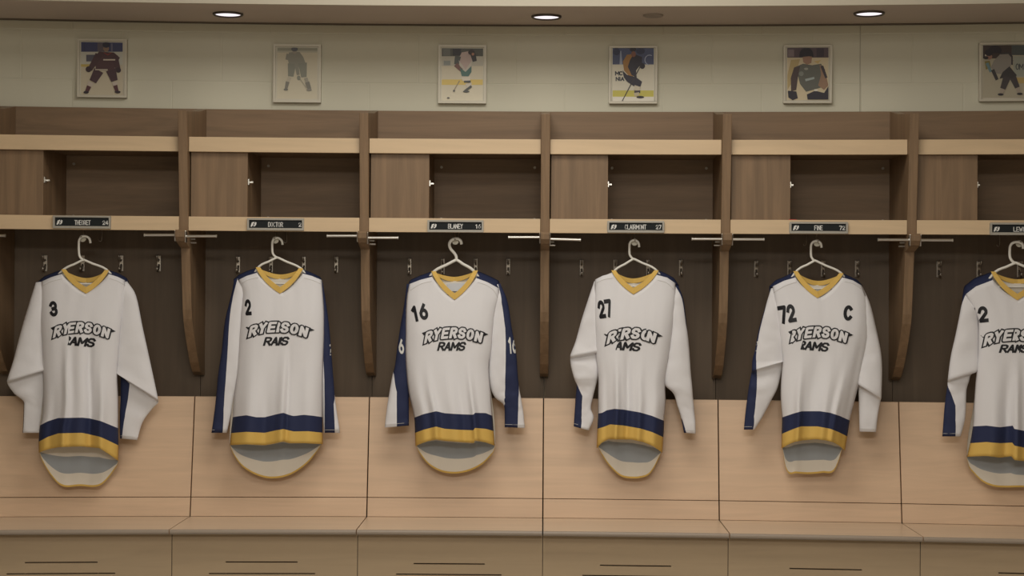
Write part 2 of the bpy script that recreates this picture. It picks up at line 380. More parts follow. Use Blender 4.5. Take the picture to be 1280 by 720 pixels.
# ------------------------------------------------------------------ benches with backrest and vented front
SEAMP = [-30, 239.7, 459.6, 679.3, 899.3, 1125.5, 1380]       # seams of the pale panels (photo, y 560)
SEAMB = [-62, 209, 444, 677.6, 912, 1156.5, 1435]              # seams of the bench front
SL = {0: ((31, 122, 702.5), (8, 144, 716.5)), 1: ((282, 372, 702), (261, 394, 716.5)), 2: ((517, 606, 704.3), (495, 627, 717.7)),
      3: ((750, 839, 706.7), (728, 861, 719.7)), 4: ((987, 1077.5, 711), (965, 1099, 724.5)), 5: ((1248, 1348, 717), (1226, 1370, 731))}
YN = -.222; YD = -.172
SX = [(X(p, YLPb, 645) + X(q, YN, 665)) / 2 for p, q in zip(SEAMP, SEAMB)]
for i in range(6):
    print('seam', i, X(SEAMP[i], YLPb, 645), X(SEAMB[i], YN, 665), X(SEAMP[i], YLPt, 500))
    t = thing('bench', 'pale maple bench with backrest below the locker ' + BAYN[i], 'bench', W((X(SEAMP[i], .1, 600) + X(SEAMP[i + 1], .1, 600)) / 2, 0, 0), 'bench sections under the lockers')
    gp = .0022
    a, b = SX[i] + gp, SX[i + 1] - gp
    zk = Z(623.5, .155)
    yk = lerp(YLPb, YLPt, (zk - zB) / (zLP - zB))
    g = G(); g.quadstrip_profile([(yk, zk + .0012), (YLPt, zLP), (YLPt + .02, zLP), (yk + .02, zk + .0012)], a, b, 6); g.build('backrest', m_light, t, bevel=.001)
    g = G(); g.quadstrip_profile([(YLPb, zB + .001), (yk, zk - .0012), (yk + .02, zk - .0012), (YLPb + .02, zB + .001)], a, b, 6); g.build('lower_backrest', m_light, t, bevel=.001)
    g = G(); g.box(a - gp * .9, b + gp * .9, YLPt + .05, YLPt + .06, zB - .02, zLP - .004, 4); g.build('seam_shade_board', m_black, t)  # black sheet put in as the darkness behind the panel seams
    # the seat: back edge on the panel seams, front edge on the bench seams
    c, d = a, b; a2, b2 = a, b
    th = .019; pr = [(.16, zB), (YN + .006, zB), (YN + .006, zB - th), (.16, zB - th)]
    nose = [(YN + .006, zB), (YN + .002, zB - .002), (YN, zB - .007), (YN, zB - .012), (YN + .002, zB - .017), (YN + .006, zB - th)]
    g = G(); g.quadstrip_profile(nose, a, b, 6); ng_ = g
    g = G(); n = 6; m_ = len(pr); vs = []; fs = []
    for k in range(n + 1):
        q = k / n
        for yy, z_ in pr:
            s_ = (yy - YN) / (YLPb - YN)
            vs.append(W(lerp(lerp(c, a2, s_), lerp(d, b2, s_), q), yy, z_))
    for k in range(n):
        for j in range(m_): fs.append((k*m_+j, k*m_+(j+1) % m_, (k+1)*m_+(j+1) % m_, (k+1)*m_+j))
    fs += [tuple(range(m_ - 1, -1, -1)), tuple(n * m_ + j for j in range(m_))]
    g.add(vs, fs); st_ = g.build('seat', m_seat_lit, t)
    no_ = ng_.build('nosing', m_edge, st_); no_['label'] = 'grey brown seat edging'
    # vented front
    e, f_ = SX[i] + .0012, SX[i + 1] - .0012
    holes = []
    zt = zB - th - .001
    for (p, q, py) in SL[i]:
        A = P(p, py, YD); B = P(q, py + 1.1, YD); zz = (A.z + B.z) / 2
        holes.append((A.x, B.x, zz - .0024, zz + .0024))
    dz = holes[0][2] - holes[1][2]; dx_ = holes[0][0] - holes[1][0]
    for k in range(2, 5): h = holes[1]; holes.append((h[0], h[1], h[2] - dz * (k - 1), h[3] - dz * (k - 1)))
    xs = sorted(set([e, f_] + [h[0] for h in holes] + [h[1] for h in holes])); zs = sorted(set([.09, zt] + [h[2] for h in holes] + [h[3] for h in holes]))
    g = G()
    def ishole(xm, zm): return any(h[0] < xm < h[1] and h[2] < zm < h[3] for h in holes)
    for xa, xb in zip(xs, xs[1:]):
        for za, zb in zip(zs, zs[1:]):
            hl = ishole((xa + xb) / 2, (za + zb) / 2)
            if not hl:
                nn = max(1, int((xb - xa) / .12))
                for q in range(nn):
                    u0, u1 = lerp(xa, xb, q / nn), lerp(xa, xb, (q + 1) / nn)
                    g.add([W(u0, YD, za), W(u1, YD, za), W(u1, YD, zb), W(u0, YD, zb)], [(0, 1, 2, 3)])
            else:
                for (p0, p1) in (((xa, za), (xb, za)), ((xb, za), (xb, zb)), ((xb, zb), (xa, zb)), ((xa, zb), (xa, za))):
                    g.add([W(p0[0], YD, p0[1]), W(p1[0], YD, p1[1]), W(p1[0], YD + .018, p1[1]), W(p0[0], YD + .018, p0[1])], [(0, 1, 2, 3)])
    fr = g.build('front_panel', m_front, t)
    g = G(); g.box(e - .001, f_ + .001, YD + .019, YD + .03, 0.0, zt, 4); g.build('vent_shade_board', m_black, t)  # black sheet in place of the unlit hollow behind the slots
    g = G(); g.box(e, f_, YD + .04, YD + .055, 0, .088, 4); g.build('toe_kick', m_front, t)

# ------------------------------------------------------------------ ceiling downlights, sprinkler cover
def on_ceiling(px, py):
    d = CR @ Vector(((px - 640) / FPX, (360 - py) / FPX, -1.0)); t = (ZC - CAM.z) / d.z; return CAM + d * t
m_lens = mat('lit_downlight_lens', (.9, .9, .9), .5, emit=((1.0, .93, 1.0), 1.05))
m_trimring = mat('downlight_trim', (.10, .085, .07), .4, metal=.3)
for px, py, lab in ((285, 16.9, 'lit round recessed ceiling downlight above jersey 2, leftmost of three'), (683, 20.1, 'lit round recessed ceiling downlight at the centre of the soffit'), (1086.5, 15.9, 'lit round recessed ceiling downlight above jersey 72, rightmost of three')):
    c = on_ceiling(px, py); c.z = ZC
    t = thing('downlight', lab, 'ceiling light', c, 'recessed downlights in the soffit')
    r = 19.3 * 6.55 / FPX
    g = G(); n = 40; pf = [(r, 0), (r * .985, -.006), (r * .93, -.008), (r * .83, -.003), (r * .80, .004)]
    vs = []; fs = []
    for q in range(n):
        a = 2 * math.pi * q / n
        for rr, hh in pf: vs.append(c + Vector((rr * math.cos(a), rr * math.sin(a), hh - .0008)))
    m_ = len(pf)
    for q in range(n):
        for j in range(m_ - 1): fs.append((q*m_+j, q*m_+j+1, ((q+1) % n)*m_+j+1, ((q+1) % n)*m_+j))
    g.add(vs, fs); g.build('trim_ring', m_trimring, t, smooth=True)
    g = G(); g.disc(c + Vector((0, 0, -.0025)), (0, 0, 1), r * .82, .002, 40); ln = g.build('lens', m_lens, t); ln['label'] = 'glowing lens'
    l = bpy.data.lights.new('downlight_lamp', 'SPOT'); l.energy = .7; l.color = WARM; l.spot_size = math.radians(120); l.spot_blend = .9; l.shadow_soft_size = .05
    lo = bpy.data.objects.new('downlight_lamp', l); COL.objects.link(lo); lo.parent = t; lo.location = (0, 0, -.03)
c = on_ceiling(816.5, 18.6); c.z = ZC
g = G(); vs = []; fs = []
n = 28; pf = [(.040, 0), (.040, -.004), (.034, -.007), (.0, -.008)]
for q in range(n):
    a = 2 * math.pi * q / n
    for rr, hh in pf: vs.append(c + Vector((rr * math.cos(a), rr * math.sin(a), hh - .0005)))
for q in range(n):
    for j in range(3): fs.append((q*4+j, q*4+j+1, ((q+1) % n)*4+j+1, ((q+1) % n)*4+j))
g.add(vs, fs); o = g.build('sprinkler_cover', mat('sprinkler_cover_paint', (.40, .34, .29), .5), smooth=True)
o['label'] = 'small unlit round sprinkler cover plate on the soffit'; o['category'] = 'sprinkler cover'

# ------------------------------------------------------------------ framed photographs
def colm(c):
    k = 'print_%d_%d_%d' % c
    return mat(k, tuple(min(.9, v * 1.25) for v in s2l(c)), .45)
m_frame = mat('pale_metal_frame', (.56, .53, .44), .45, metal=.15)
m_frame_d = mat('frame_side', (.30, .28, .23), .5)
K = 5.3333
def z5(ox, oy, s, pts): return [(ox + a / s, oy + b / s) for a, b in pts]
def circ(x, y, r, ry=None, n=14): return [(x + r * math.cos(2 * math.pi * k / n), y + (ry or r) * math.sin(2 * math.pi * k / n)) for k in range(n)]
def limb(p, q, a, b):
    L = math.hypot(q[0]-p[0], q[1]-p[1]); nx, ny = -(q[1]-p[1])/L, (q[0]-p[0])/L
    return [(p[0]+nx*a, p[1]+ny*a), (q[0]+nx*b, q[1]+ny*b), (q[0]-nx*b, q[1]-ny*b), (p[0]-nx*a, p[1]-ny*a)]
def rect(x0, y0, x1, y1): return [(x0, y0), (x1, y0), (x1, y1), (x0, y1)]
PH = []
# each: frame rect, origin of traced pts, scale, shapes [(colour, polygon in traced px)]
PH.append(dict(fr=(96.8, 48, 158.2, 122.2), o=(0, 0, K), ins=(4.2, 4.2, 4.2, 3.2), lab='framed photo of a hockey player in dark maroon kit, leftmost on the wall', sh=[
  ((178, 170, 150), rect(538, 276, 818, 634)), ((62, 66, 98), rect(538, 276, 818, 345)), ((176, 176, 166), rect(538, 345, 818, 432)), ((176, 158, 92), rect(538, 428, 600, 445)),
  ((84, 84, 96), rect(575, 365, 640, 410)), ((90, 84, 92), rect(650, 285, 690, 345)), ((60, 62, 84), rect(560, 285, 566, 340)), ((100, 100, 120), rect(740, 290, 752, 342)),
  ((78, 58, 62), [(660, 345), (760, 350), (800, 385), (770, 440), (760, 470), (640, 470), (636, 420), (640, 370)]),
  ((74, 55, 60), limb((660, 365), (600, 465), 24, 16)), ((74, 55, 60), limb((765, 375), (790, 470), 22, 16)), ((58, 46, 52), circ(592, 462, 20)), ((58, 46, 52), circ(790, 468, 18)),
  ((72, 54, 60), limb((660, 470), (620, 545), 34, 24)), ((72, 54, 60), limb((740, 465), (765, 540), 34, 22)),
  ((178, 168, 158), limb((608, 548), (598, 575), 18, 15)), ((84, 54, 58), limb((596, 575), (580, 612), 15, 12)), ((178, 168, 158), limb((766, 548), (770, 570), 18, 14)), ((84, 54, 58), limb((770, 570), (782, 610), 14, 11)),
  ((50, 44, 50), circ(576, 616, 18, 9)), ((50, 44, 50), circ(786, 614, 20, 9)),
  ((190, 180, 168), rect(690, 395, 770, 404)), ((180, 170, 158), rect(636, 462, 720, 469)), ((120, 62, 60), [(690, 352), (720, 372), (750, 352), (742, 350), (720, 362), (698, 350)]),
  ((132, 112, 96), circ(710, 325, 20, 22)), ((52, 52, 66), circ(710, 300, 24, 20))]))
PH.append(dict(fr=(341.8, 55, 401, 128.3), o=(230, 0, K), ins=(4.6, 4.2, 4.8, 4.5), lab='faded framed photo of a hockey player in pale grey, above jersey 2', sh=[
  ((186, 180, 160), rect(612, 315, 892, 665)), ((138, 138, 124), rect(612, 315, 892, 338)), ((166, 164, 148), rect(612, 338, 892, 350)),
  ((134, 134, 124), [(700, 350), (770, 345), (795, 380), (810, 420), (790, 440), (700, 430), (690, 385)]), ((134, 134, 124), limb((700, 360), (690, 400), 16, 14)),
  ((128, 130, 120), limb((720, 425), (712, 510), 28, 18)), ((128, 130, 120), limb((790, 420), (800, 515), 30, 18)), ((128, 130, 120), circ(765, 520, 12, 16)), ((134, 134, 124), limb((745, 400), (762, 500), 14, 10)),
  ((174, 168, 152), limb((706, 515), (692, 545), 13, 11)), ((120, 118, 110), limb((692, 545), (680, 595), 13, 9)), ((150, 146, 134), limb((812, 520), (822, 550), 12, 11)), ((120, 118, 110), limb((822, 548), (838, 595), 15, 12)),
  ((112, 112, 106), circ(680, 597, 15, 7)), ((130, 128, 120), circ(835, 600, 18, 8)), ((150, 146, 134), limb((770, 520), (820, 590), 2, 2)),
  ((146, 140, 130), circ(738, 346, 14, 16)), ((84, 86, 92), circ(738, 328, 22, 16))]))
PH.append(dict(fr=(548, 56, 607.6, 129.3), o=(460, 0, K), ins=(4.2, 4.0, 4.2, 3.5), lab='framed photo of a hockey player in white and green, above jersey 16', sh=[
  ((200, 194, 174), rect(492, 318, 770, 670)), ((90, 92, 88), rect(492, 318, 770, 375)), ((180, 178, 166), rect(492, 375, 770, 440)), ((206, 184, 110), rect(492, 530, 770, 566)), ((112, 116, 112), rect(500, 325, 548, 372)), ((66, 66, 72), rect(565, 325, 620, 370)),
  ((142, 148, 146), rect(505, 405, 550, 435)), ((184, 168, 164), [(625, 350), (680, 340), (700, 380), (690, 430), (650, 465), (615, 430), (605, 390)]),
  ((92, 96, 96), limb((600, 375), (590, 430), 20, 16)), ((122, 92, 88), limb((585, 430), (625, 470), 16, 12)), ((190, 186, 176), [(605, 400), (650, 465), (695, 400), (690, 440), (650, 480), (612, 440)]), ((70, 70, 74), limb((700, 360), (712, 410), 18, 14)),
  ((84, 116, 112), [(612, 450), (650, 480), (690, 440), (690, 480), (670, 510), (625, 508)]), ((206, 200, 186), limb((655, 510), (655, 540), 30, 26)), ((78, 82, 84), limb((640, 545), (685, 545), 6, 8)), ((196, 190, 178), limb((670, 555), (675, 585), 22, 14)), ((84, 86, 84), limb((690, 575), (645, 608), 8, 7)), ((84, 86, 84), circ(655, 610, 22, 7)),
  ((150, 140, 120), limb((610, 540), (575, 600), 3, 3)), ((96, 96, 94), circ(574, 606, 7)), ((96, 96, 94), circ(536, 653, 9, 5)), ((70, 64, 66), circ(690, 350, 22, 18)), ((170, 130, 112), circ(700, 362, 9, 10))]))
PH.append(dict(fr=(761.6, 57, 821.2, 129.8), o=(690, 0, K), ins=(4.2, 3.0, 4.2, 1.0), lab='framed photo of a hockey player in black and gold, above jersey 27', text=[('MC', 420, 474, 52, 30), ('NIA', 424, 512, 58, 28)], sh=[
  ((196, 192, 176), rect(404, 320, 684, 686)), ((74, 82, 112), rect(404, 320, 684, 430)), ((52, 56, 80), circ(430, 345, 24)), ((52, 56, 80), circ(590, 340, 30, 22)), ((140, 150, 172), [(455, 340), (462, 340), (470, 430), (450, 430)]), ((150, 158, 180), ring(650, 400, 34, 36, 100, 300, 8) + ring(650, 400, 28, 30, 300, 100, 8)),
  ((182, 174, 84), rect(404, 603, 684, 645)), ((208, 204, 192), rect(404, 645, 684, 686)),
  ((150, 112, 62), [(500, 365), (550, 360), (545, 430), (540, 510), (520, 515), (480, 470), (472, 410)]), ((46, 44, 56), [(545, 360), (600, 380), (600, 420), (560, 470), (565, 520), (530, 500), (505, 445), (520, 400)]),
  ((46, 44, 56), [(470, 470), (500, 500), (560, 515), (600, 545), (590, 578), (545, 575), (500, 545), (478, 515)]), ((42, 40, 50), circ(602, 440, 18, 20)), ((58, 52, 56), limb((590, 440), (465, 680), 3, 3)), ((40, 38, 46), circ(470, 680, 13, 8)),
  ((186, 178, 160), limb((572, 575), (562, 605), 22, 18)), ((60, 56, 62), limb((548, 612), (588, 612), 7, 9)), ((176, 166, 140), limb((562, 618), (566, 640), 18, 15)), ((44, 42, 50), circ(588, 648, 26, 8)), ((44, 42, 50), circ(540, 330, 22, 16)), ((122, 84, 70), circ(543, 362, 16, 20))]))
PH.append(dict(fr=(979.8, 56, 1039.6, 129.2), o=(910, 0, K), ins=(4.2, 3.6, 4.0, 4.2), lab='framed close photo of a hockey player in dark helmet, above jersey 72', sh=[
  ((190, 178, 150), rect(395, 317, 678, 668)), ((82, 70, 76), rect(395, 317, 678, 384)), ((120, 108, 112), rect(400, 330, 440, 378)), ((60, 52, 62), rect(590, 322, 640, 380)), ((168, 150, 108), [(420, 400), (480, 395), (470, 430), (420, 560), (396, 600), (396, 500)]), ((186, 164, 112), [(570, 410), (620, 400), (600, 425)]),
  ((92, 94, 88), [(440, 450), (500, 425), (560, 435), (620, 425), (650, 480), (665, 570), (600, 590), (520, 612), (480, 560), (465, 500)]), ((74, 62, 62), [(440, 450), (480, 440), (465, 520), (455, 600), (420, 610), (418, 520)]), ((138, 112, 92), [(610, 430), (645, 460), (668, 570), (640, 600), (600, 570), (620, 500)]), ((62, 56, 62), limb((625, 440), (655, 520), 10, 8)),
  ((46, 44, 54), [(398, 605), (455, 610), (465, 655), (430, 668), (402, 650)]), ((46, 44, 54), [(525, 630), (580, 605), (640, 620), (672, 575), (674, 664), (530, 664)]), ((200, 196, 184), rect(574, 595, 598, 608)), ((150, 160, 160), limb((515, 535), (575, 520), 8, 7)), ((120, 124, 118), circ(488, 492, 16)), ((140, 140, 130), circ(520, 460, 14, 8)),
  ((146, 116, 98), [(495, 370), (560, 370), (555, 420), (525, 432), (500, 415)]), ((40, 38, 46), ring(522, 365, 46, 46, 180, 360, 10) + [(568, 380), (540, 376), (476, 382)])]))
PH.append(dict(fr=(1224.5, 53, 1285.5, 126.5), o=(1100, 0, 7.111), ins=(4.0, 3.6, 4.2, 4.2), lab='framed photo of a hockey player leaning forward, at the right edge of the wall', text=[('OM', 1205, 565, 70, 56)], sh=[
  ((158, 152, 134), rect(915, 398, 1290, 870)), ((66, 56, 54), rect(915, 398, 1170, 520)), ((72, 78, 78), rect(1170, 400, 1290, 490)), ((140, 144, 134), rect(1185, 500, 1290, 680)), ((166, 146, 96), rect(1200, 690, 1290, 740)), ((120, 110, 60), [(930, 545), (975, 540), (985, 600), (940, 620)]), ((96, 122, 130), limb((950, 560), (985, 640), 14, 12)),
  ((128, 124, 118), [(1010, 540), (1070, 480), (1150, 470), (1185, 540), (1150, 610), (1080, 660), (1020, 650), (985, 600)]), ((62, 60, 62), [(1060, 470), (1150, 465), (1180, 500), (1180, 580), (1165, 575), (1165, 510), (1140, 480), (1070, 485)]), ((56, 54, 56), [(1090, 640), (1150, 590), (1215, 670), (1180, 700), (1110, 690), (1060, 700)]), ((56, 54, 56), limb((1000, 620), (1040, 710), 16, 14)),
  ((64, 60, 62), limb((1130, 680), (1090, 790), 34, 24)), ((64, 60, 62), limb((1180, 690), (1220, 780), 30, 22)), ((150, 140, 128), limb((1090, 790), (1075, 830), 20, 16)), ((150, 140, 128), limb((1220, 780), (1235, 825), 20, 16)), ((48, 46, 50), circ(1070, 840, 26, 10)), ((48, 46, 50), circ(1240, 835, 26, 10)),
  ((190, 184, 170), circ(942, 492, 12, 10)), ((140, 106, 92), circ(968, 505, 28, 26)), ((46, 42, 48), ring(1020, 450, 60, 44, 150, 390, 10)), ((46, 42, 48), circ(965, 470, 34, 30)), ((48, 44, 48), circ(940, 515, 22, 14))]))
YW = .37
for d in PH:
    x0, y0, x1, y1 = d['fr']; c = P((x0 + x1) / 2, y1, YW)
    t = thing('framed_photo', d['lab'], 'framed photo', Vector((c.x, c.y, c.z)), 'framed hockey photos on the wall')
    a = P(x0, y0, YW - .02); b_ = P(x1, y1, YW - .02)
    X0, X1, Z0, Z1 = a.x, b_.x, b_.z, a.z
    k = (X1 - X0) / (x1 - x0)
    L, T, R, B = [v * k for v in d['ins']]
    fw = .009
    g = G()
    for (xa, xb, za, zb) in ((X0, X1, Z1 - fw, Z1), (X0, X1, Z0, Z0 + fw), (X0, X0 + fw, Z0 + fw, Z1 - fw), (X1 - fw, X1, Z0 + fw, Z1 - fw)):
        g.box(xa, xb, YW - .022, YW - .001, za, zb)
    g.build('frame', m_frame, t, bevel=.002)
    g = G(); g.box(X0 + fw - .001, X1 - fw + .001, YW - .014, YW - .002, Z0 + fw - .001, Z1 - fw + .001); g.build('mount', m_frame, t)
    mats = []; g = G(); ox, oy, s = d['o']
    ix0, ix1, iz0, iz1 = X0 + L, X1 - R, Z0 + B, Z1 - T
    for q, (colr, poly) in enumerate(d['sh']):
        m = colm(colr)
        if m not in mats: mats.append(m)
        pts = []
        for (px, py) in z5(ox, oy, s, poly):
            w_ = P(px, py, YW - .0145)
            pts.append((min(max(w_.x, ix0), ix1), min(max(w_.z, iz0), iz1)))
        yy = YW - .0145 - q * .00022
        g.add([W(x, yy, z) for x, z in pts], [tuple(range(len(pts)))], mats.index(m))
    for (txt, tx, ty, tw, th_) in d.get('text', []):
        m = colm((70, 72, 78))
        if m not in mats: mats.append(m)
        for qd in text_quads(txt, tw, th_, 7, step=20):
            vs = []
            for (u, v) in qd:
                w_ = P(ox + (tx + u) / s, oy + (ty + th_ - v) / s, YW - .0145); vs.append(W(min(w_.x, ix1), YW - .0145 - 4.5 * .00022, w_.z))
            g.add(vs, [(0, 1, 2, 3)], mats.index(m))
    mk('print', g.v, g.f, mats, t, g.i)

# ------------------------------------------------------------------ nameplates on the lower shelf edges
NP = [(66.5, 138.3, 269.3, 285.8, 'THEORET', '24', 93, 113), (309.2, 379.8, 272.6, 288.2, 'DOCTOR', '2', 335, 353.5), (534.5, 604.3, 275, 290.4, 'BLANEY', '16', 560, 578.5),
      (759.5, 830, 276, 291.2, 'CLAIRMONT', '27', 781, 808), (987.3, 1059.6, 277.3, 292.3, 'FINE', '72', 1018, 1028.5), (1238, 1310, 278.3, 294, 'LEWIS', '12', 1267, 1284)]
NL = ['numbered 24 on the shelf edge above jersey 3', 'numbered 2 on the shelf edge above jersey 2', 'numbered 16 on the shelf edge above jersey 16', 'numbered 27 on the shelf edge above jersey 27', 'numbered 72 on the shelf edge above jersey 72', 'at the right edge of the row above the cut off jersey']
for (x0, x1, y0, y1, name, num, tx0, tx1), lab in zip(NP, NL):
    a = P(x0, y0, -.008); b_ = P(x1, y1, -.008)
    X0, X1, Z0, Z1 = a.x, b_.x, b_.z, a.z
    px2m = (X1 - X0) / (x1 - x0)
    t = thing('nameplate', 'black metal framed nameplate ' + lab, 'nameplate', W((X0 + X1) / 2, 0, Z0), 'locker nameplates')
    fw = .0068; g = G()
    for (xa, xb, za, zb) in ((X0, X1, Z1 - fw, Z1), (X0, X1, Z0, Z0 + fw * 1.3), (X0, X0 + fw, Z0 + fw * 1.3, Z1 - fw), (X1 - fw, X1, Z0 + fw * 1.3, Z1 - fw)):
        g.box(xa, xb, -.011, -.0008, za, zb)
    g.build('frame', m_alu, t, bevel=.0015)
    g = G(); g.box(X0 + fw - .001, X1 - fw + .001, -.006, -.001, Z0 + fw, Z1 - fw + .001); g.build('panel', m_plate, t)
    zt0 = Z0 + fw * 1.3 + .0045; hh = 6.1 * px2m
    g = G()
    def put(txt, xa, wd, h_, zz, st):
        for qd in text_quads(txt, wd, h_, st, gap=.35, step=1):
            g.add([W(xa + u, -.0066, zz + v) for u, v in qd], [(0, 1, 2, 3)])
    put(name, X0 + (tx0 - x0) * px2m, (tx1 - tx0) * px2m, hh, zt0, .0025)
    put(num, X1 - fw - .003 - (.022 if len(num) == 2 else .011), .022 if len(num) == 2 else .011, hh * .9, zt0 + .001, .0028)
    lt = g.build('lettering', m_wtxt, t); lt['label'] = 'white lettering'
    g = G(); xe = X0 + fw + .005
    # small slanted horn-like team emblem
    for poly in ([(0, 0), (.005, .016), (.013, .0185), (.0155, .013), (.011, .0125), (.0105, .008), (.0125, .0055), (.008, .004), (.006, 0)], [(.011, 0), (.0125, .004), (.016, .006), (.0145, .011), (.0175, .014), (.017, .0185), (.023, .016), (.022, .008), (.018, .002)]):
        g.add([W(xe + u, -.0066, zt0 + .0005 + v) for u, v in poly], [tuple(range(len(poly)))])
    em = g.build('emblem', m_wtxt, t); em['label'] = 'small white team emblem'
g = G(); a = P(986.5, 273.2, .0); b_ = P(996, 275.3, .0); g.box(a.x, b_.x, .004, .019, zLFt + .0002, zLFt + .0025)
o = g.build('tape_piece', mat('red_tape', (.45, .03, .03), .6)); o['label'] = 'tiny red tape scrap on the shelf edge above nameplate 72'; o['category'] = 'tape'

# ------------------------------------------------------------------ hooks under the shelf (front one with disc end, back one plain)
FH = [104.4, 345, 569.3, 793, 1020.7, 1273]
BH = [127.3, 358.6, 573.5, 789, 1008, 1249.5]
JN = ['jersey 3', 'jersey 2', 'jersey 16', 'jersey 27', 'jersey 72', 'the rightmost jersey']
zsh = zLFt - .032
def pyroll(px, py): return py + (px - 680) * math.tan(ROLL)
fh0 = None; bh0 = None
for i in range(6):
    Yh = .085
    xw = X(FH[i], Yh, 300)
    zb_ = Z(300.2, Yh)
    root = W(xw, Yh, zsh)
    if fh0 is None:
        t = thing('hanging_hook', 'x', 'hook', root, 'disc ended hooks under the shelf')
        g = G(); g.tube([W(xw, Yh, zsh), W(xw, Yh, zb_ + .004), W(xw, Yh - .002, zb_ + .001), W(xw, Yh - .006, zb_), W(xw, Yh - .038, zb_)], .0028, 8); g.build('rod', m_dull, t, smooth=True)
        g = G(); g.disc(W(xw, Yh - .012, Z(302.3, Yh)), (0, 1, 0), .0135, .004, 20); g.build('disc', m_capm, t)
        g = G(); g.disc(W(xw, Yh, zsh - .002), (0, 0, 1), .012, .004, 16); g.build('mounting_plate', m_dull, t)
        fh0 = t
    else: t = copy_tree(fh0)
    t.location = root; t['label'] = 'metal hook with round disc end carrying the hanger of ' + JN[i]
    Yh = .27; xw = X(BH[i], Yh, 300); root = W(xw, Yh, zsh); z1 = Z(305.5, Yh)
    if bh0 is None:
        t = thing('j_hook', 'x', 'hook', root, 'thin hooks at the back under the shelf')
        g = G(); g.tube([W(xw, Yh, zsh), W(xw, Yh, z1 + .012), W(xw - .001, Yh, z1 + .003), W(xw - .005, Yh - .002, z1), W(xw - .010, Yh - .003, z1 + .001), W(xw - .012, Yh - .003, z1 + .006)], .0022, 8); g.build('rod', m_dull, t, smooth=True)
        g = G(); g.disc(W(xw, Yh, zsh - .002), (0, 0, 1), .010, .004, 16); g.build('mounting_plate', m_dull, t)
        bh0 = t
    else: t = copy_tree(bh0)
    t.location = root; t['label'] = 'thin dark metal hook at the back behind the hanger of ' + JN[i]

# ------------------------------------------------------------------ coat hooks on the dark back panels
CH = [[57, 103.5, 152, 199], [298, 339, 380, 420.5], [512, 553.5, 594.7, 635.3], [727, 769, 810, 851], [945, 986.5, 1028.5, 1071], [1173, 1223, 1273.5]]
CY = [329, 330.5, 333, 334.5, 335.8, 336.5]
ORD = ['first', 'second', 'third', 'fourth']
h0 = None
for i in range(6):
    for j, px in enumerate(CH[i]):
        c = P(px, CY[i] + 11, YBK)
        if h0 is None:
            t = thing('coat_hook', 'x', 'coat hook', c, 'x'); h0 = t
            x, z = c.x, c.z; Yb = YBK
            g = G(); g.box(x - .0085, x + .0085, Yb - .005, Yb - .0008, z + .002, z + .068); g.build('base_plate', m_dull, t, bevel=.002)
            g = G()
            g.tube([W(x, Yb - .004, z + .048), W(x, Yb - .020, z + .046), W(x, Yb - .034, z + .050), W(x, Yb - .042, z + .060), W(x, Yb - .044, z + .068)], .0042, 8)
            g.build('upper_prong', m_dull, t, smooth=True)
            g = G(); g.tube([W(x, Yb - .004, z + .030), W(x, Yb - .016, z + .014), W(x, Yb - .028, z + .006), W(x, Yb - .038, z + .010), W(x, Yb - .040, z + .020)], .0045, 8)
            g.build('lower_prong', m_dull, t, smooth=True)
            for zz in (.060, .010):
                g = G(); g.disc(W(x, Yb - .0055, z + zz), (0, 1, 0), .003, .002, 10); g.build('screw', m_metal, t)
        else: t = copy_tree(h0)
        t.location = c
        t['group'] = 'coat hooks on the locker backs'
        t['label'] = 'metal coat hook, %s from the left in the locker %s' % (ORD[j], BAYN[i])

# ------------------------------------------------------------------ short metal hanging bars either side of each divider
RB = [(217, 180, 293.7, 0), (231, 271, 295.3, 0), (446, 409, 294.8, 1), (460.5, 497.5, 297.3, 1), (674, 636, 296.6, 2), (688, 725.3, 298.8, 2), (902, 865, 298.8, 3), (917, 955, 299.2, 3), (1138, 1097, 299.8, 4), (1152, 1191.5, 300.2, 4), (-35, 8, 294.8, -1)]
for (pa, pb, py, dv) in RB:
    Yb = -.05; a = P(pa, py, Yb); b_ = P(pb, py + (1.0 if 600 < pb < 760 and pb > pa else 0), Yb)
    sgn = 1 if pb > pa else -1
    if dv >= 0: xs_ = XD[dv + 1] + sgn * (DT / 2 + .0003)
    else: xs_ = a.x
    root = W(xs_, Yb, a.z)
    lab = ('metal garment bar %s of the divider between %s' % ('right' if sgn > 0 else 'left', pairs[dv])) if dv >= 0 else 'tip of a short metal garment bar poking in at the left edge'
    t = thing('garment_bar', lab, 'garment bar', root, 'short metal bars on the dividers')
    g = G(); zt_ = zLFb - .002
    xo = xs_ + sgn * .004
    g.box(min(xs_, xo), max(xs_, xo), Yb - .014, Yb + .014, a.z - .024, min(a.z + .022, zt_)); g.build('bracket', m_metal, t, bevel=.003)
    g = G(); g.tube([Vector((xo, root.y, a.z)), Vector((b_.x, root.y, b_.z))], .0048, 12); g.build('bar', m_metal, t, smooth=False)
    g = G(); g.disc(Vector((b_.x, root.y, b_.z)), (1, 0, 0), .0058, .004, 12); g.build('end_cap', m_metal, t)
    if (dv in (0, 1, 2) and sgn > 0) or (dv in (3, 4) and sgn < 0):
        g = G(); yp = root.y + .10
        g.tube([Vector((xs_, yp, a.z - .022)), Vector((xs_ + sgn * .022, yp, a.z - .022))], .0035, 8)
        g.tube([Vector((xs_, yp, a.z - .008)), Vector((xs_ + sgn * .018, yp, a.z - .008))], .0035, 8); g.build('peg', m_dull, t)

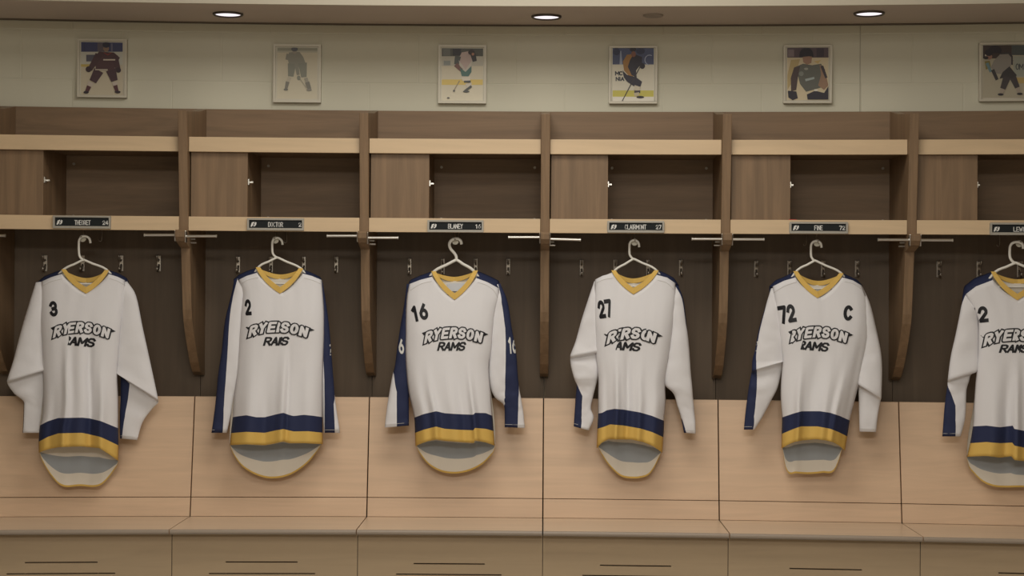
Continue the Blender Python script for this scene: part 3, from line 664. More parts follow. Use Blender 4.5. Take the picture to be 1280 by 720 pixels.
# ------------------------------------------------------------------ hangers
HG = [
 dict(hook=[(113, 304), (112.3, 299.5), (110, 296.6), (105.5, 295.2), (101.5, 296.6), (99, 300), (98.5, 305), (98.6, 314), (99.4, 320), (102, 323.6), (105, 325.3)], L=(80, 336.5), R=(133, 337), SL=(63, 355), SR=(149, 356), bar=355, r=.0046),
 dict(hook=[(353.2, 306), (352.4, 301.5), (350, 298.6), (346.5, 297.2), (342.5, 298.8), (340.6, 302), (340.3, 307), (340.6, 315), (342, 318.6), (344.5, 321), (347, 322.4)], L=(324, 333), R=(376, 335.5), SL=(313, 351), SR=(387, 352), bar=354.5, r=.0046),
 dict(hook=[(577, 305.5), (576, 301.5), (573.5, 299), (570, 298.3), (565.5, 299.6), (562.4, 303), (561.8, 307), (563.6, 311.5), (567.5, 316), (570, 320), (570.8, 325.5)], L=(543, 339), R=(592, 338.5), SL=(531, 357), SR=(605, 358), bar=368, r=.0060),
 dict(hook=[(799, 309), (798.3, 304), (796, 301.3), (792.5, 300.2), (789, 301.5), (787.2, 304.5), (786.8, 309), (786.9, 317), (788, 320), (790, 322.6), (792.6, 324.2)], L=(769, 337.5), R=(819, 336.5), SL=(759, 354), SR=(831, 354), bar=358, r=.0046),
 dict(hook=[(1027, 309.6), (1026.2, 305), (1024, 302.4), (1020, 301.2), (1016, 302.8), (1014, 306), (1013.6, 311), (1013.8, 319), (1015, 322.6), (1017, 325), (1019.3, 326.3)], L=(997, 337.5), R=(1051, 341), SL=(983, 357), SR=(1061, 359), bar=361, r=.0046),
 dict(hook=[(1279, 311), (1278.3, 306), (1275.5, 303.3), (1270.5, 302.4), (1265.5, 304), (1262.8, 307.5), (1262.2, 312), (1262.2, 319), (1263.3, 323.5), (1266, 327), (1270, 329)], L=(1244, 340), R=(1297, 340), SL=(1229, 360), SR=(1313, 360), bar=358.5, r=.0052),
]
YH = .060
for h, jn in zip(HG, JN):
    c = P(h['hook'][-1][0], h['hook'][-1][1], YH)
    t = thing('clothes_hanger', 'white plastic clothes hanger inside ' + ('jersey 16, thicker with a curved neck' if jn == 'jersey 16' else jn), 'clothes hanger', c, 'white hangers carrying the jerseys')
    g = G(); g.tube([P(x, y, YH) for x, y in spline(h['hook'], 4)], h['r'], 10); g.build('hook', m_white_pl, t, smooth=True)
    ap = h['hook'][-1]
    pts = spline([h['SL'], h['L'], (lerp(h['L'][0], ap[0], .6), lerp(h['L'][1], ap[1], .62))], 4)[:-1] + [(ap[0] - 1.5, ap[1] - .3), ap]
    pts2 = [(ap[0] - 1, ap[1] - .8), (ap[0] + 2, ap[1] + .4)] + spline([(lerp(ap[0], h['R'][0], .4), lerp(ap[1], h['R'][1], .38)), h['R'], h['SR']], 4)
    g = G(); g.tube([P(x, y, YH) for x, y in pts], h['r'], 10); g.tube([P(x, y, YH) for x, y in pts2], h['r'], 10); g.build('arms', m_white_pl, t, smooth=True)
    g = G(); g.tube([P(h['SL'][0], h['SL'][1], YH), P(h['SL'][0] + 3, h['bar'] - 1, YH), P(h['SL'][0] + 8, h['bar'], YH), P(h['SR'][0] - 8, h['bar'], YH), P(h['SR'][0] - 3, h['bar'] - 1, YH), P(h['SR'][0], h['SR'][1], YH)], h['r'] * .85, 8); g.build('lower_bar', m_white_pl, t, smooth=True)

# ------------------------------------------------------------------ jerseys
YC = .062
SLD = .78; SLY = .014        # sleeve flatness and how far the sleeves hang behind the chest
from mathutils import noise as mnoise
def wrink(x, y):
    a = mnoise.noise(Vector((x * .055 + y * .03, y * .075 - x * .02, 1.7))); b = mnoise.noise(Vector((x * .13 - y * .05, y * .16 + x * .05, 9.2)))
    return a + .5 * b
def jersey(J):
    CL, V, CRr = J['CL'], J['V'], J['CR']
    top = J['shL'] + [None] + J['shR']        # shoulder tip -> collar ... collar -> tip
    def bez(p, c, q, n=8): return [((1-t)**2*p[0]+2*t*(1-t)*c[0]+t*t*q[0], (1-t)**2*p[1]+2*t*(1-t)*c[1]+t*t*q[1]) for t in [k/n for k in range(n + 1)]]
    cl0 = J['shL'][-1]; cr0 = J['shR'][0]
    vl = bez(cl0, (lerp(cl0[0], V[0], .36), lerp(cl0[1], V[1], .62)), V); vr = bez(V, (lerp(cr0[0], V[0], .36), lerp(cr0[1], V[1], .62)), cr0)
    topline = J['shL'][:-1] + vl + vr[1:] + J['shR'][1:]
    x0, x1 = topline[0][0], topline[-1][0]
    xlp = [(topline[0][1], x0)] + [(y, x) for y, x in J['xl']]; xrp = [(topline[-1][1], x1)] + [(y, x) for y, x in J['xr']]
    XL = lambda y: sm(xlp, y); XR = lambda y: sm(xrp, y)
    hemc = J['hem']; ymid = sum(p[1] for p in hemc) / len(hemc); yt = J['shL'][0][1]
    def T(y): return lerp(.022, .050, sstep(yt - 18, yt + 70, y)) + .016 * sstep(430, ymid, y)
    def fold(u, y):
        s = 0
        for (fu, fw, amp, ys, sl) in J['folds']:
            s += 1.5 * amp * math.exp(-((u - fu - sl * (y - 450) / 100) / fw) ** 2) * sstep(ys, ys + 90, y)
        return s
    def Yf(u, y):
        e = max(0.0, 1 - abs(2 * u - 1) ** 4.5)
        return YC - T(y) * e ** .6 - fold(u, y) + .0022 * min(1, e * 3) * mnoise.noise(Vector((u * 9 + J['cx'], y * .012, J['cx'])))
    def Yb_(u, y):
        e = max(0.0, 1 - abs(2 * u - 1) ** 2.6)
        return YC + .62 * T(y) * e ** .62
    def uof(px, py):
        a, b = XL(py), XR(py); return (px - a) / (b - a)
    c = P(J['cx'], ymid, YC)
    root = thing('hockey_jersey', J['label'], 'jersey', c, 'white hockey jerseys')
    # ---- front panel
    us = sorted(set([k / 64 for k in range(65)] + [(p[0] - x0) / (x1 - x0) for p in topline[1:-1]]))
    us2 = [us[0]]
    for u in us[1:]:
        if u - us2[-1] > 1e-4: us2.append(u)
    us = us2
    segs = [(24, 0), (4, 1), (4, 2)]
    rows = []; ridx = []
    def solve(curve, u):
        y = curve[len(curve) // 2][1]
        for _ in range(5): y = sm_(curve, lerp(XL(y), XR(y), u))
        return y
    sm_ = pl
    grid = []
    for u in us:
        yt_ = pl(topline, lerp(x0, x1, u)); yn = solve(J['nav'], u); yg = solve(J['gld'], u); yh = solve(hemc, u)
        ys = [lerp(yt_, yn, k / 26) for k in range(26)] + [lerp(yn, yg, k / 4) for k in range(4)] + [lerp(yg, yh, k / 4) for k in range(5)]
        colv = []
        for y in ys:
            yy = max(y, topline[0][1] if u < .5 else topline[-1][1])
            colv.append(P(lerp(XL(yy), XR(yy), u), y, Yf(u, y)))
        grid.append(colv)
    nr = len(grid[0])
    def panel(name, grid, mats, mi):
        vs = [p for col in grid for p in col]; fs = []; ix = []
        nr = len(grid[0])
        for a in range(len(grid) - 1):
            for r in range(nr - 1):
                fs.append((a*nr+r, a*nr+r+1, (a+1)*nr+r+1, (a+1)*nr+r)); ix.append(mi(r))
        return mk(name, vs, fs, mats, root, ix, smooth=True)
    o = panel('front_panel', grid, [m_white, m_navy, m_gold], lambda r: 0 if r < 26 else (1 if r < 30 else 2))
    o['label'] = 'white front with navy and gold hem bands'
    sd = o.modifiers.new('thickness', 'SOLIDIFY'); sd.thickness = .0014; sd.offset = 1 if False else 0
    # ---- back panel (its inside shows under the front hem and inside the collar)
    arcb = J['arc']                                   # lowest point of the back neck edge
    arc = bez((CL[0] + 2, CL[1] + 2.5), (2 * V[0] - (CL[0] + CRr[0]) / 2, 2 * arcb - (CL[1] + CRr[1]) / 2 - 2.5), (CRr[0] - 2, CRr[1] + 2.5), 16)
    btop = [J['shL'][0]] + arc + [J['shR'][-1]]
    tail = J['tail']; fb = J['band']
    xt0, xt1 = tail[0][0], tail[-1][0]; ye0, ye1 = tail[0][1], tail[-1][1]
    ue = [.5 - .5 * math.cos(math.pi * k / 56) for k in range(57)]
    grid = []
    for u in ue:
        yt_ = pl(btop, lerp(x0, x1, u)); xt = lerp(xt0, xt1, u); ytl = sm(tail, xt)
        y0_ = lerp(ye0, ye1, u) - 14
        ha = solve(hemc, u)
        ref = min(ha - 2, ytl - 2)
        bnd = [lerp(ref, ytl, f) for f in fb] + [ytl - min(2.3, .08 * (ytl - ref) + .7), ytl]
        ys = [lerp(yt_, min(y0_, ref - 4), k / 12) for k in range(12)] + [lerp(min(y0_, ref - 4), bnd[0], k / 3) for k in range(3)] + [lerp(bnd[0], bnd[1], k / 3) for k in range(3)] + [lerp(bnd[1], bnd[2], k / 3) for k in range(3)] + [bnd[2], bnd[3]]
        colv = []
        for y in ys:
            yy = max(y, topline[0][1] if u < .5 else topline[-1][1])
            x_body = lerp(XL(min(yy, ye0)), XR(min(yy, ye1)), u)
            s_ = sstep(ymid - 80, ymid, y); xx = lerp(x_body, xt, s_)
            ff = sum(-.5 * amp * math.exp(-((u - fu) / fw) ** 2) * sstep(ys_, ys_ + 90, y) for (fu, fw, amp, ys_, sl) in J['folds'])
            colv.append(P(xx, y, Yb_(u, min(y, ymid)) + ff * .6 + .004))
        grid.append(colv)
    o = panel('back_panel', grid, [m_in_w, m_in_b, m_gold], lambda r: 1 if 15 <= r < 18 else (2 if r >= 21 else 0))
    o['label'] = 'longer rounded back tail showing its pale lining'
    # ---- collar
    g = G()
    def strip(A, B, YA, YB, th=.004):
        n = len(A); vs = []; fs = []
        for k in range(n):
            vs += [P(*A[k], YA[k]), P(*B[k], YB[k]), P(*B[k], YB[k] + th), P(*A[k], YA[k] + th)]
        for k in range(n - 1):
            for j in range(4): fs.append((4*k+j, 4*k+(j+1) % 4, 4*k+4+(j+1) % 4, 4*k+4+j))
        fs += [(3, 2, 1, 0), (4*n-4, 4*n-3, 4*n-2, 4*n-1)]
        g.add(vs, fs)
    wd = J.get('cw', 5.2)
    outl = bez((CL[0] - .5, CL[1] + .5), (lerp(CL[0], V[0], .30), lerp(CL[1], V[1], .64)), (V[0], V[1] + .8), 10); outr = bez((V[0], V[1] + .8), (lerp(CRr[0], V[0], .30), lerp(CRr[1], V[1], .64)), (CRr[0] + .5, CRr[1] + .5), 10)
    inl = bez((CL[0] + wd, CL[1] + .5), (lerp(CL[0] + wd, V[0], .36), lerp(CL[1] + .5, V[1] - 8.5, .62)), (V[0], V[1] - J.get('vd', 7.4)), 10); inr = bez((V[0], V[1] - J.get('vd', 7.4)), (lerp(CRr[0] - wd, V[0], .36), lerp(CRr[1] + .5, V[1] - 8.5, .62)), (CRr[0] - wd, CRr[1] + .5), 10)
    A = outl + outr[1:]; B = inl + inr[1:]
    n = len(A); YY = []
    for k, (x, y) in enumerate(A):
        u = uof(x, max(y, yt)); s_ = abs(2 * k / (n - 1) - 1)
        YY.append(Yf(u, y) - .0045 + .012 * sstep(.75, 1, s_))
    strip(A, B, YY, [v + .001 for v in YY])
    ta = [(x, y - 4.6 * (1 - abs(2 * k / 16 - 1) ** 3) - .8) for k, (x, y) in enumerate(arc)]
    yb = [lerp(YC - .012, YC + .020, (1 - abs(2 * k / 16 - 1)) ** .5) for k in range(17)]
    strip(ta, [(x, y + .6) for x, y in arc], yb, yb)
    g.build('collar', m_gold, root, smooth=False, bevel=.001)
    # ---- navy yoke over the shoulders
    for key, low in (('yokeL', J['shL']), ('yokeR', J['shR'])):
        up = J.get(key)
        if not up: continue
        n = 14; lo = []; hi = []
        for k in range(n + 1):
            s_ = k / n
            q = s_ * (len(low) - 1); i0 = min(int(q), len(low) - 2); lo.append(tuple(lerp(low[i0][c_], low[i0+1][c_], q - i0) for c_ in (0, 1)))
            q = s_ * (len(up) - 1); i0 = min(int(q), len(up) - 2); hi.append(tuple(lerp(up[i0][c_], up[i0+1][c_], q - i0) for c_ in (0, 1)))
        g = G(); m_ = 5; vs = []; fs = []
        for k in range(n + 1):
            for r in range(m_ + 1):
                f = r / m_; x, y = lerp(lo[k][0], hi[k][0], f), lerp(lo[k][1] + 1.0, hi[k][1], f)
                vs.append(P(x, y, lerp(Yf(max(0, min(1, uof(lo[k][0], lo[k][1]))), lo[k][1]) + .0025, YC + .028, f) - .006 * math.sin(math.pi * f)))
            x, y = hi[k]; vs.append(P(x, y + 8, YC + .030))
        for k in range(n):
            for r in range(m_ + 1): fs.append((k*(m_+2)+r, k*(m_+2)+r+1, (k+1)*(m_+2)+r+1, (k+1)*(m_+2)+r))
        g.add(vs, fs); o = g.build('shoulder_yoke', m_navy, root, smooth=True); o['label'] = 'navy shoulder yoke'
    # ---- seams across the shoulders
    for line in J.get('seams', []):
        g = G()
        pts = [P(x, y, Yf(uof(x, y), y) - .0012) for x, y in spline(line, 5)]
        g.tube(pts, .0009, 6)
        g.build('yoke_seam', m_seam, root, smooth=True)
    # ---- sleeves
    sl_fn = {}
    for side in ('L', 'R'):
        rings = [list(r_) for r_ in J['s' + side]]
        rings[0][3 if side == 'L' else 1] += 5; rings[0][1 if side == 'L' else 3] += 1; rings[0][4] *= .7
        # rings: (Lx,Ly,Rx,Ry,half depth m, centre Y, navy x0, navy x1 or None)
        def ph(lx, rx, x): return math.acos(max(-1, min(1, 1 - 2 * (x - lx) / (rx - lx))))
        vis = [r_ for r_ in rings if r_[6] is not None]
        leftb = vis[0][6] <= vis[0][0] + .3 if vis else side == 'L'
        ctl = []
        for (lx, ly, rx, ry, hd, cy, n0, n1) in rings:
            if n0 is None: p0, p1 = (-1.3, -.2) if leftb else (math.pi + .2, math.pi + 1.3)
            else:
                p0 = ph(lx, rx, n0) if n0 > lx + .3 else -1.1
                p1 = ph(lx, rx, n1) if n1 < rx - .3 else math.pi + 1.1
            ctl.append([lx, ly, rx, ry, hd * SLD, cy + SLY, p0, p1])
        for k in range(len(ctl) - 2, -1, -1):
            while ctl[k][6] - ctl[k + 1][6] > math.pi: ctl[k][6] -= 2 * math.pi; ctl[k][7] -= 2 * math.pi
            while ctl[k][6] - ctl[k + 1][6] < -math.pi: ctl[k][6] += 2 * math.pi; ctl[k][7] += 2 * math.pi
        def tang(v0, v1, v2):
            return 0 if (v1 - v0) * (v2 - v1) <= 0 else max(-1, min(1, (v2 - v0) / 2 / max(1e-6, 2.5 * min(abs(v1 - v0), abs(v2 - v1))))) * 2.5 * min(abs(v1 - v0), abs(v2 - v1))
        rr = []
        for k in range(len(ctl) - 1):
            a, b = ctl[k], ctl[k + 1]; p = ctl[max(k - 1, 0)]; q_ = ctl[min(k + 2, len(ctl) - 1)]
            for q in range(5):
                t = q / 5; row = []
                for ii in range(8):
                    if ii < 4:
                        m0 = (b[ii] - a[ii]) if k == 0 else tang(p[ii], a[ii], b[ii]); m1 = (b[ii] - a[ii]) if k == len(ctl) - 2 else tang(a[ii], b[ii], q_[ii])
                        row.append((2*t**3-3*t**2+1)*a[ii] + (t**3-2*t**2+t)*m0 + (-2*t**3+3*t**2)*b[ii] + (t**3-t**2)*m1)
                    else: row.append(lerp(a[ii], b[ii], t))
                rr.append(row)
        rr.append(list(ctl[-1]))
        NA, NB = 12, 24
        vs = []; fs = []; ix = []
        for k, (lx, ly, rx, ry, hd, cy, p0, p1) in enumerate(rr):
            # keep the whole ring in one turn
            seq = [lerp(p0, p1, q / NA) for q in range(NA)] + [lerp(p1, p0 + 2 * math.pi, q / NB) for q in range(NB)]
            for th in seq:
                f = (1 - math.cos(th)) / 2
                x, y = lerp(lx, rx, f), lerp(ly, ry, f)
                s_ = math.sin(th); dep = cy - hd * (abs(s_) ** .65) * (1 if s_ > 0 else -1)
                vs.append(P(x, y, dep + .0045 * wrink(x, y)))
        N = NA + NB
        for k in range(len(rr) - 1):
            for q in range(N):
                fs.append((k*N+q, k*N+(q+1) % N, (k+1)*N+(q+1) % N, (k+1)*N+q)); ix.append(1 if q < NA else 0)
        o = mk('sleeve', vs, fs, [m_white, m_navy], root, ix, smooth=True)
        sl_fn[side] = rr
        sd = o.modifiers.new('thickness', 'SOLIDIFY'); sd.thickness = .0014; sd.offset = 0
        # stitched cuff line
        lx, ly, rx, ry, hd, cy = rr[-1][:6]; lx2, ly2, rx2, ry2 = rr[-2][:4]
        g = G(); pts = []
        for q in range(21):
            th = math.pi * q / 20; f = (1 - math.cos(th)) / 2
            x, y = lerp(lx, rx, f), lerp(ly, ry, f) - 3.6
            pts.append(P(x, y, cy - (hd + .0012) * abs(math.sin(th)) ** .65))
        g.tube(pts, .0007, 6); g.build('cuff_seam', m_seam, o)
    # ---- printing on the chest
    def ink(quads, off):
        for qd in quads:
            yield [P(x, y, Yf(uof(x, y), y) - off) for x, y in qd]
    def place(text, box, stroke, arch=0.0, shear=0.0, rot=0.0, cuts=(), grow=0.0, gap=.28, spur=False, rise=0.0):
        """box = left, top, right, bottom in photo px; returns quads in photo px"""
        l, t_, r, b_ = box; W_, H_ = 10.0 * len(text), 15.0
        quads = text_quads(text, W_, H_, stroke, gap=gap, step=1.0) if True else []
        if spur:
            h = stroke / 2
            quads += stroke_quads([(h, H_ - h), (-4.0, H_ - h * .6)], stroke * .7, 1.0) + stroke_quads([(W_ - h, H_ - h), (W_ + 4.5, H_ - h * .4)], stroke * .7, 1.0)
        hidden = sum(c1 - c0 for c0, c1 in cuts)
        def mp_(x):
            h_ = 0
            for c0, c1 in cuts: h_ += min(max(x - c0 * W_, 0), (c1 - c0) * W_)
            return (x - h_) / (W_ * (1 - hidden))
        out = []
        for qd in quads:
            oq = []
            for (x, y) in qd:
                x2 = x + shear * (y - H_ / 2)
                s_ = mp_(x2); v = y / H_
                px = l + s_ * (r - l); py = b_ - v * (b_ - t_) + arch * ((2 * s_ - 1) ** 2) + rise * (s_ - .5)
                if rot:
                    cx_, cy_ = (l + r) / 2, (t_ + b_) / 2; a = math.radians(rot)
                    px, py = cx_ + (px - cx_) * math.cos(a) - (py - cy_) * math.sin(a), cy_ + (px - cx_) * math.sin(a) + (py - cy_) * math.cos(a)
                oq.append((px, py))
            out.append(oq)
        return out
    lg = J['logo']
    def layout(text, W_, H_, pad, stroke, gap):
        n = len(text); k = (W_ - pad) / (n + gap * (n - 1)); x = pad / 2; out = []
        for c_ in text:
            one = []
            for line in FONT[c_]: one += stroke_quads([(x + a * k, pad / 2 + b * (H_ - pad)) for a, b in line], stroke, 1.0)
            out.append(one); x += (1 + gap) * k
        return out
    def place2(quads, W_, H_, box, arch, shear, cuts, rise):
        l, t_, r, b_ = box; hidden = sum(c1 - c0 for c0, c1 in cuts); out = []
        for qd in quads:
            oq = []
            for (x, y) in qd:
                x2 = x + shear * (y - H_ / 2); h_ = 0
                for c0, c1 in cuts: h_ += min(max(x2 - c0 * W_, 0), (c1 - c0) * W_)
                s_ = (x2 - h_) / (W_ * (1 - hidden)); v = y / H_
                oq.append((l + s_ * (r - l), b_ - v * (b_ - t_) + arch * (2 * s_ - 1) ** 2 + rise * (s_ - .5)))
            out.append(oq)
        return out
    W_, H_ = 70.0, 16.0; pad = 5.4
    L_out = layout('RYERSON', W_, H_, pad, 6.3, .80); L_in = layout('RYERSON', W_, H_, pad, 3.1, .80)
    L_out[0] += [[(-4.2, H_ - .2), (-1, H_ - 4.2), (2, H_ - 4.5), (3, H_)]]
    L_out[6] += [[(W_ + 4.6, H_ - .2), (W_ + 1, H_ - 4.2), (W_ - 2, H_ - 4.5), (W_ - 3, H_)]]
    cuts_ = lg.get('cuts', ()); g = G()
    for k in range(7):
        for qd in ink(place2(L_out[k], W_, H_, lg['box'], lg['arch'], .20, cuts_, lg.get('rise', 0)), .0018 + .0003 * k): g.add(qd, [(0, 1, 2, 3)], 0)
        for qd in ink(place2(L_in[k], W_, H_, lg['box'], lg['arch'], .20, cuts_, lg.get('rise', 0)), .0027 + .0003 * k): g.add(qd, [(0, 1, 2, 3)], 1)
    rm = J['rams']
    for qd in ink(place('RAMS', rm['box'], 3.0, rm.get('arch', 0), .22, cuts=rm.get('cuts', ()), gap=.36, rise=rm.get('rise', 0)), .0022): g.add(qd, [(0, 1, 2, 3)], 0)
    o = mk('chest_lettering', g.v, g.f, [m_ink, m_white], root, g.i); o['label'] = 'black outlined arched team lettering'
    for (txt, box, rot, cuts) in J['nums']:
        g = G()
        for qd in ink(place(txt, box, 3.4, 0, 0, rot=rot, cuts=cuts, gap=.5), .0022): g.add(qd, [(0, 1, 2, 3)])
        o = g.build('captain_letter' if txt == 'C' else 'chest_number', m_ink, root); o['label'] = 'black letter C' if txt == 'C' else 'black chest number'
    # ---- white numbers on the sleeves
    for (side, txt, box, rot) in J.get('snums', []):
        rr = sl_fn[side]; g = G()
        for qd in place(txt, box, 3.0, 0, 0, rot=rot, gap=.4):
            vs = []
            for (x, y) in qd:
                row = min(rr, key=lambda r_: abs((r_[1] + r_[3]) / 2 - y)); lx, rx, hd, cy = row[0], row[2], row[4], row[5]
                x = min(max(x, lx + .2), rx - .2); f = (x - lx) / (rx - lx); s_ = 2 * math.sqrt(max(0, f * (1 - f)))
                vs.append(P(x, y, cy - hd * s_ ** .65 - .0025))
            g.add(vs, [(0, 1, 2, 3)])
        o = g.build('sleeve_number', m_wtxt, root); o['label'] = 'white sleeve number'
    # ---- neck label
    for (x0_, y0_, x1_, y1_, m) in J.get('tags', []):
        g = G(); u_ = uof((x0_ + x1_) / 2, y1_); yy = Yb_(u_, y0_) - .004
        g.add([P(x0_, y0_, yy), P(x1_, y0_, yy), P(x1_, y1_, yy), P(x0_, y1_, yy)], [(0, 1, 2, 3)])
        g.build('neck_label', m, root)
    return root

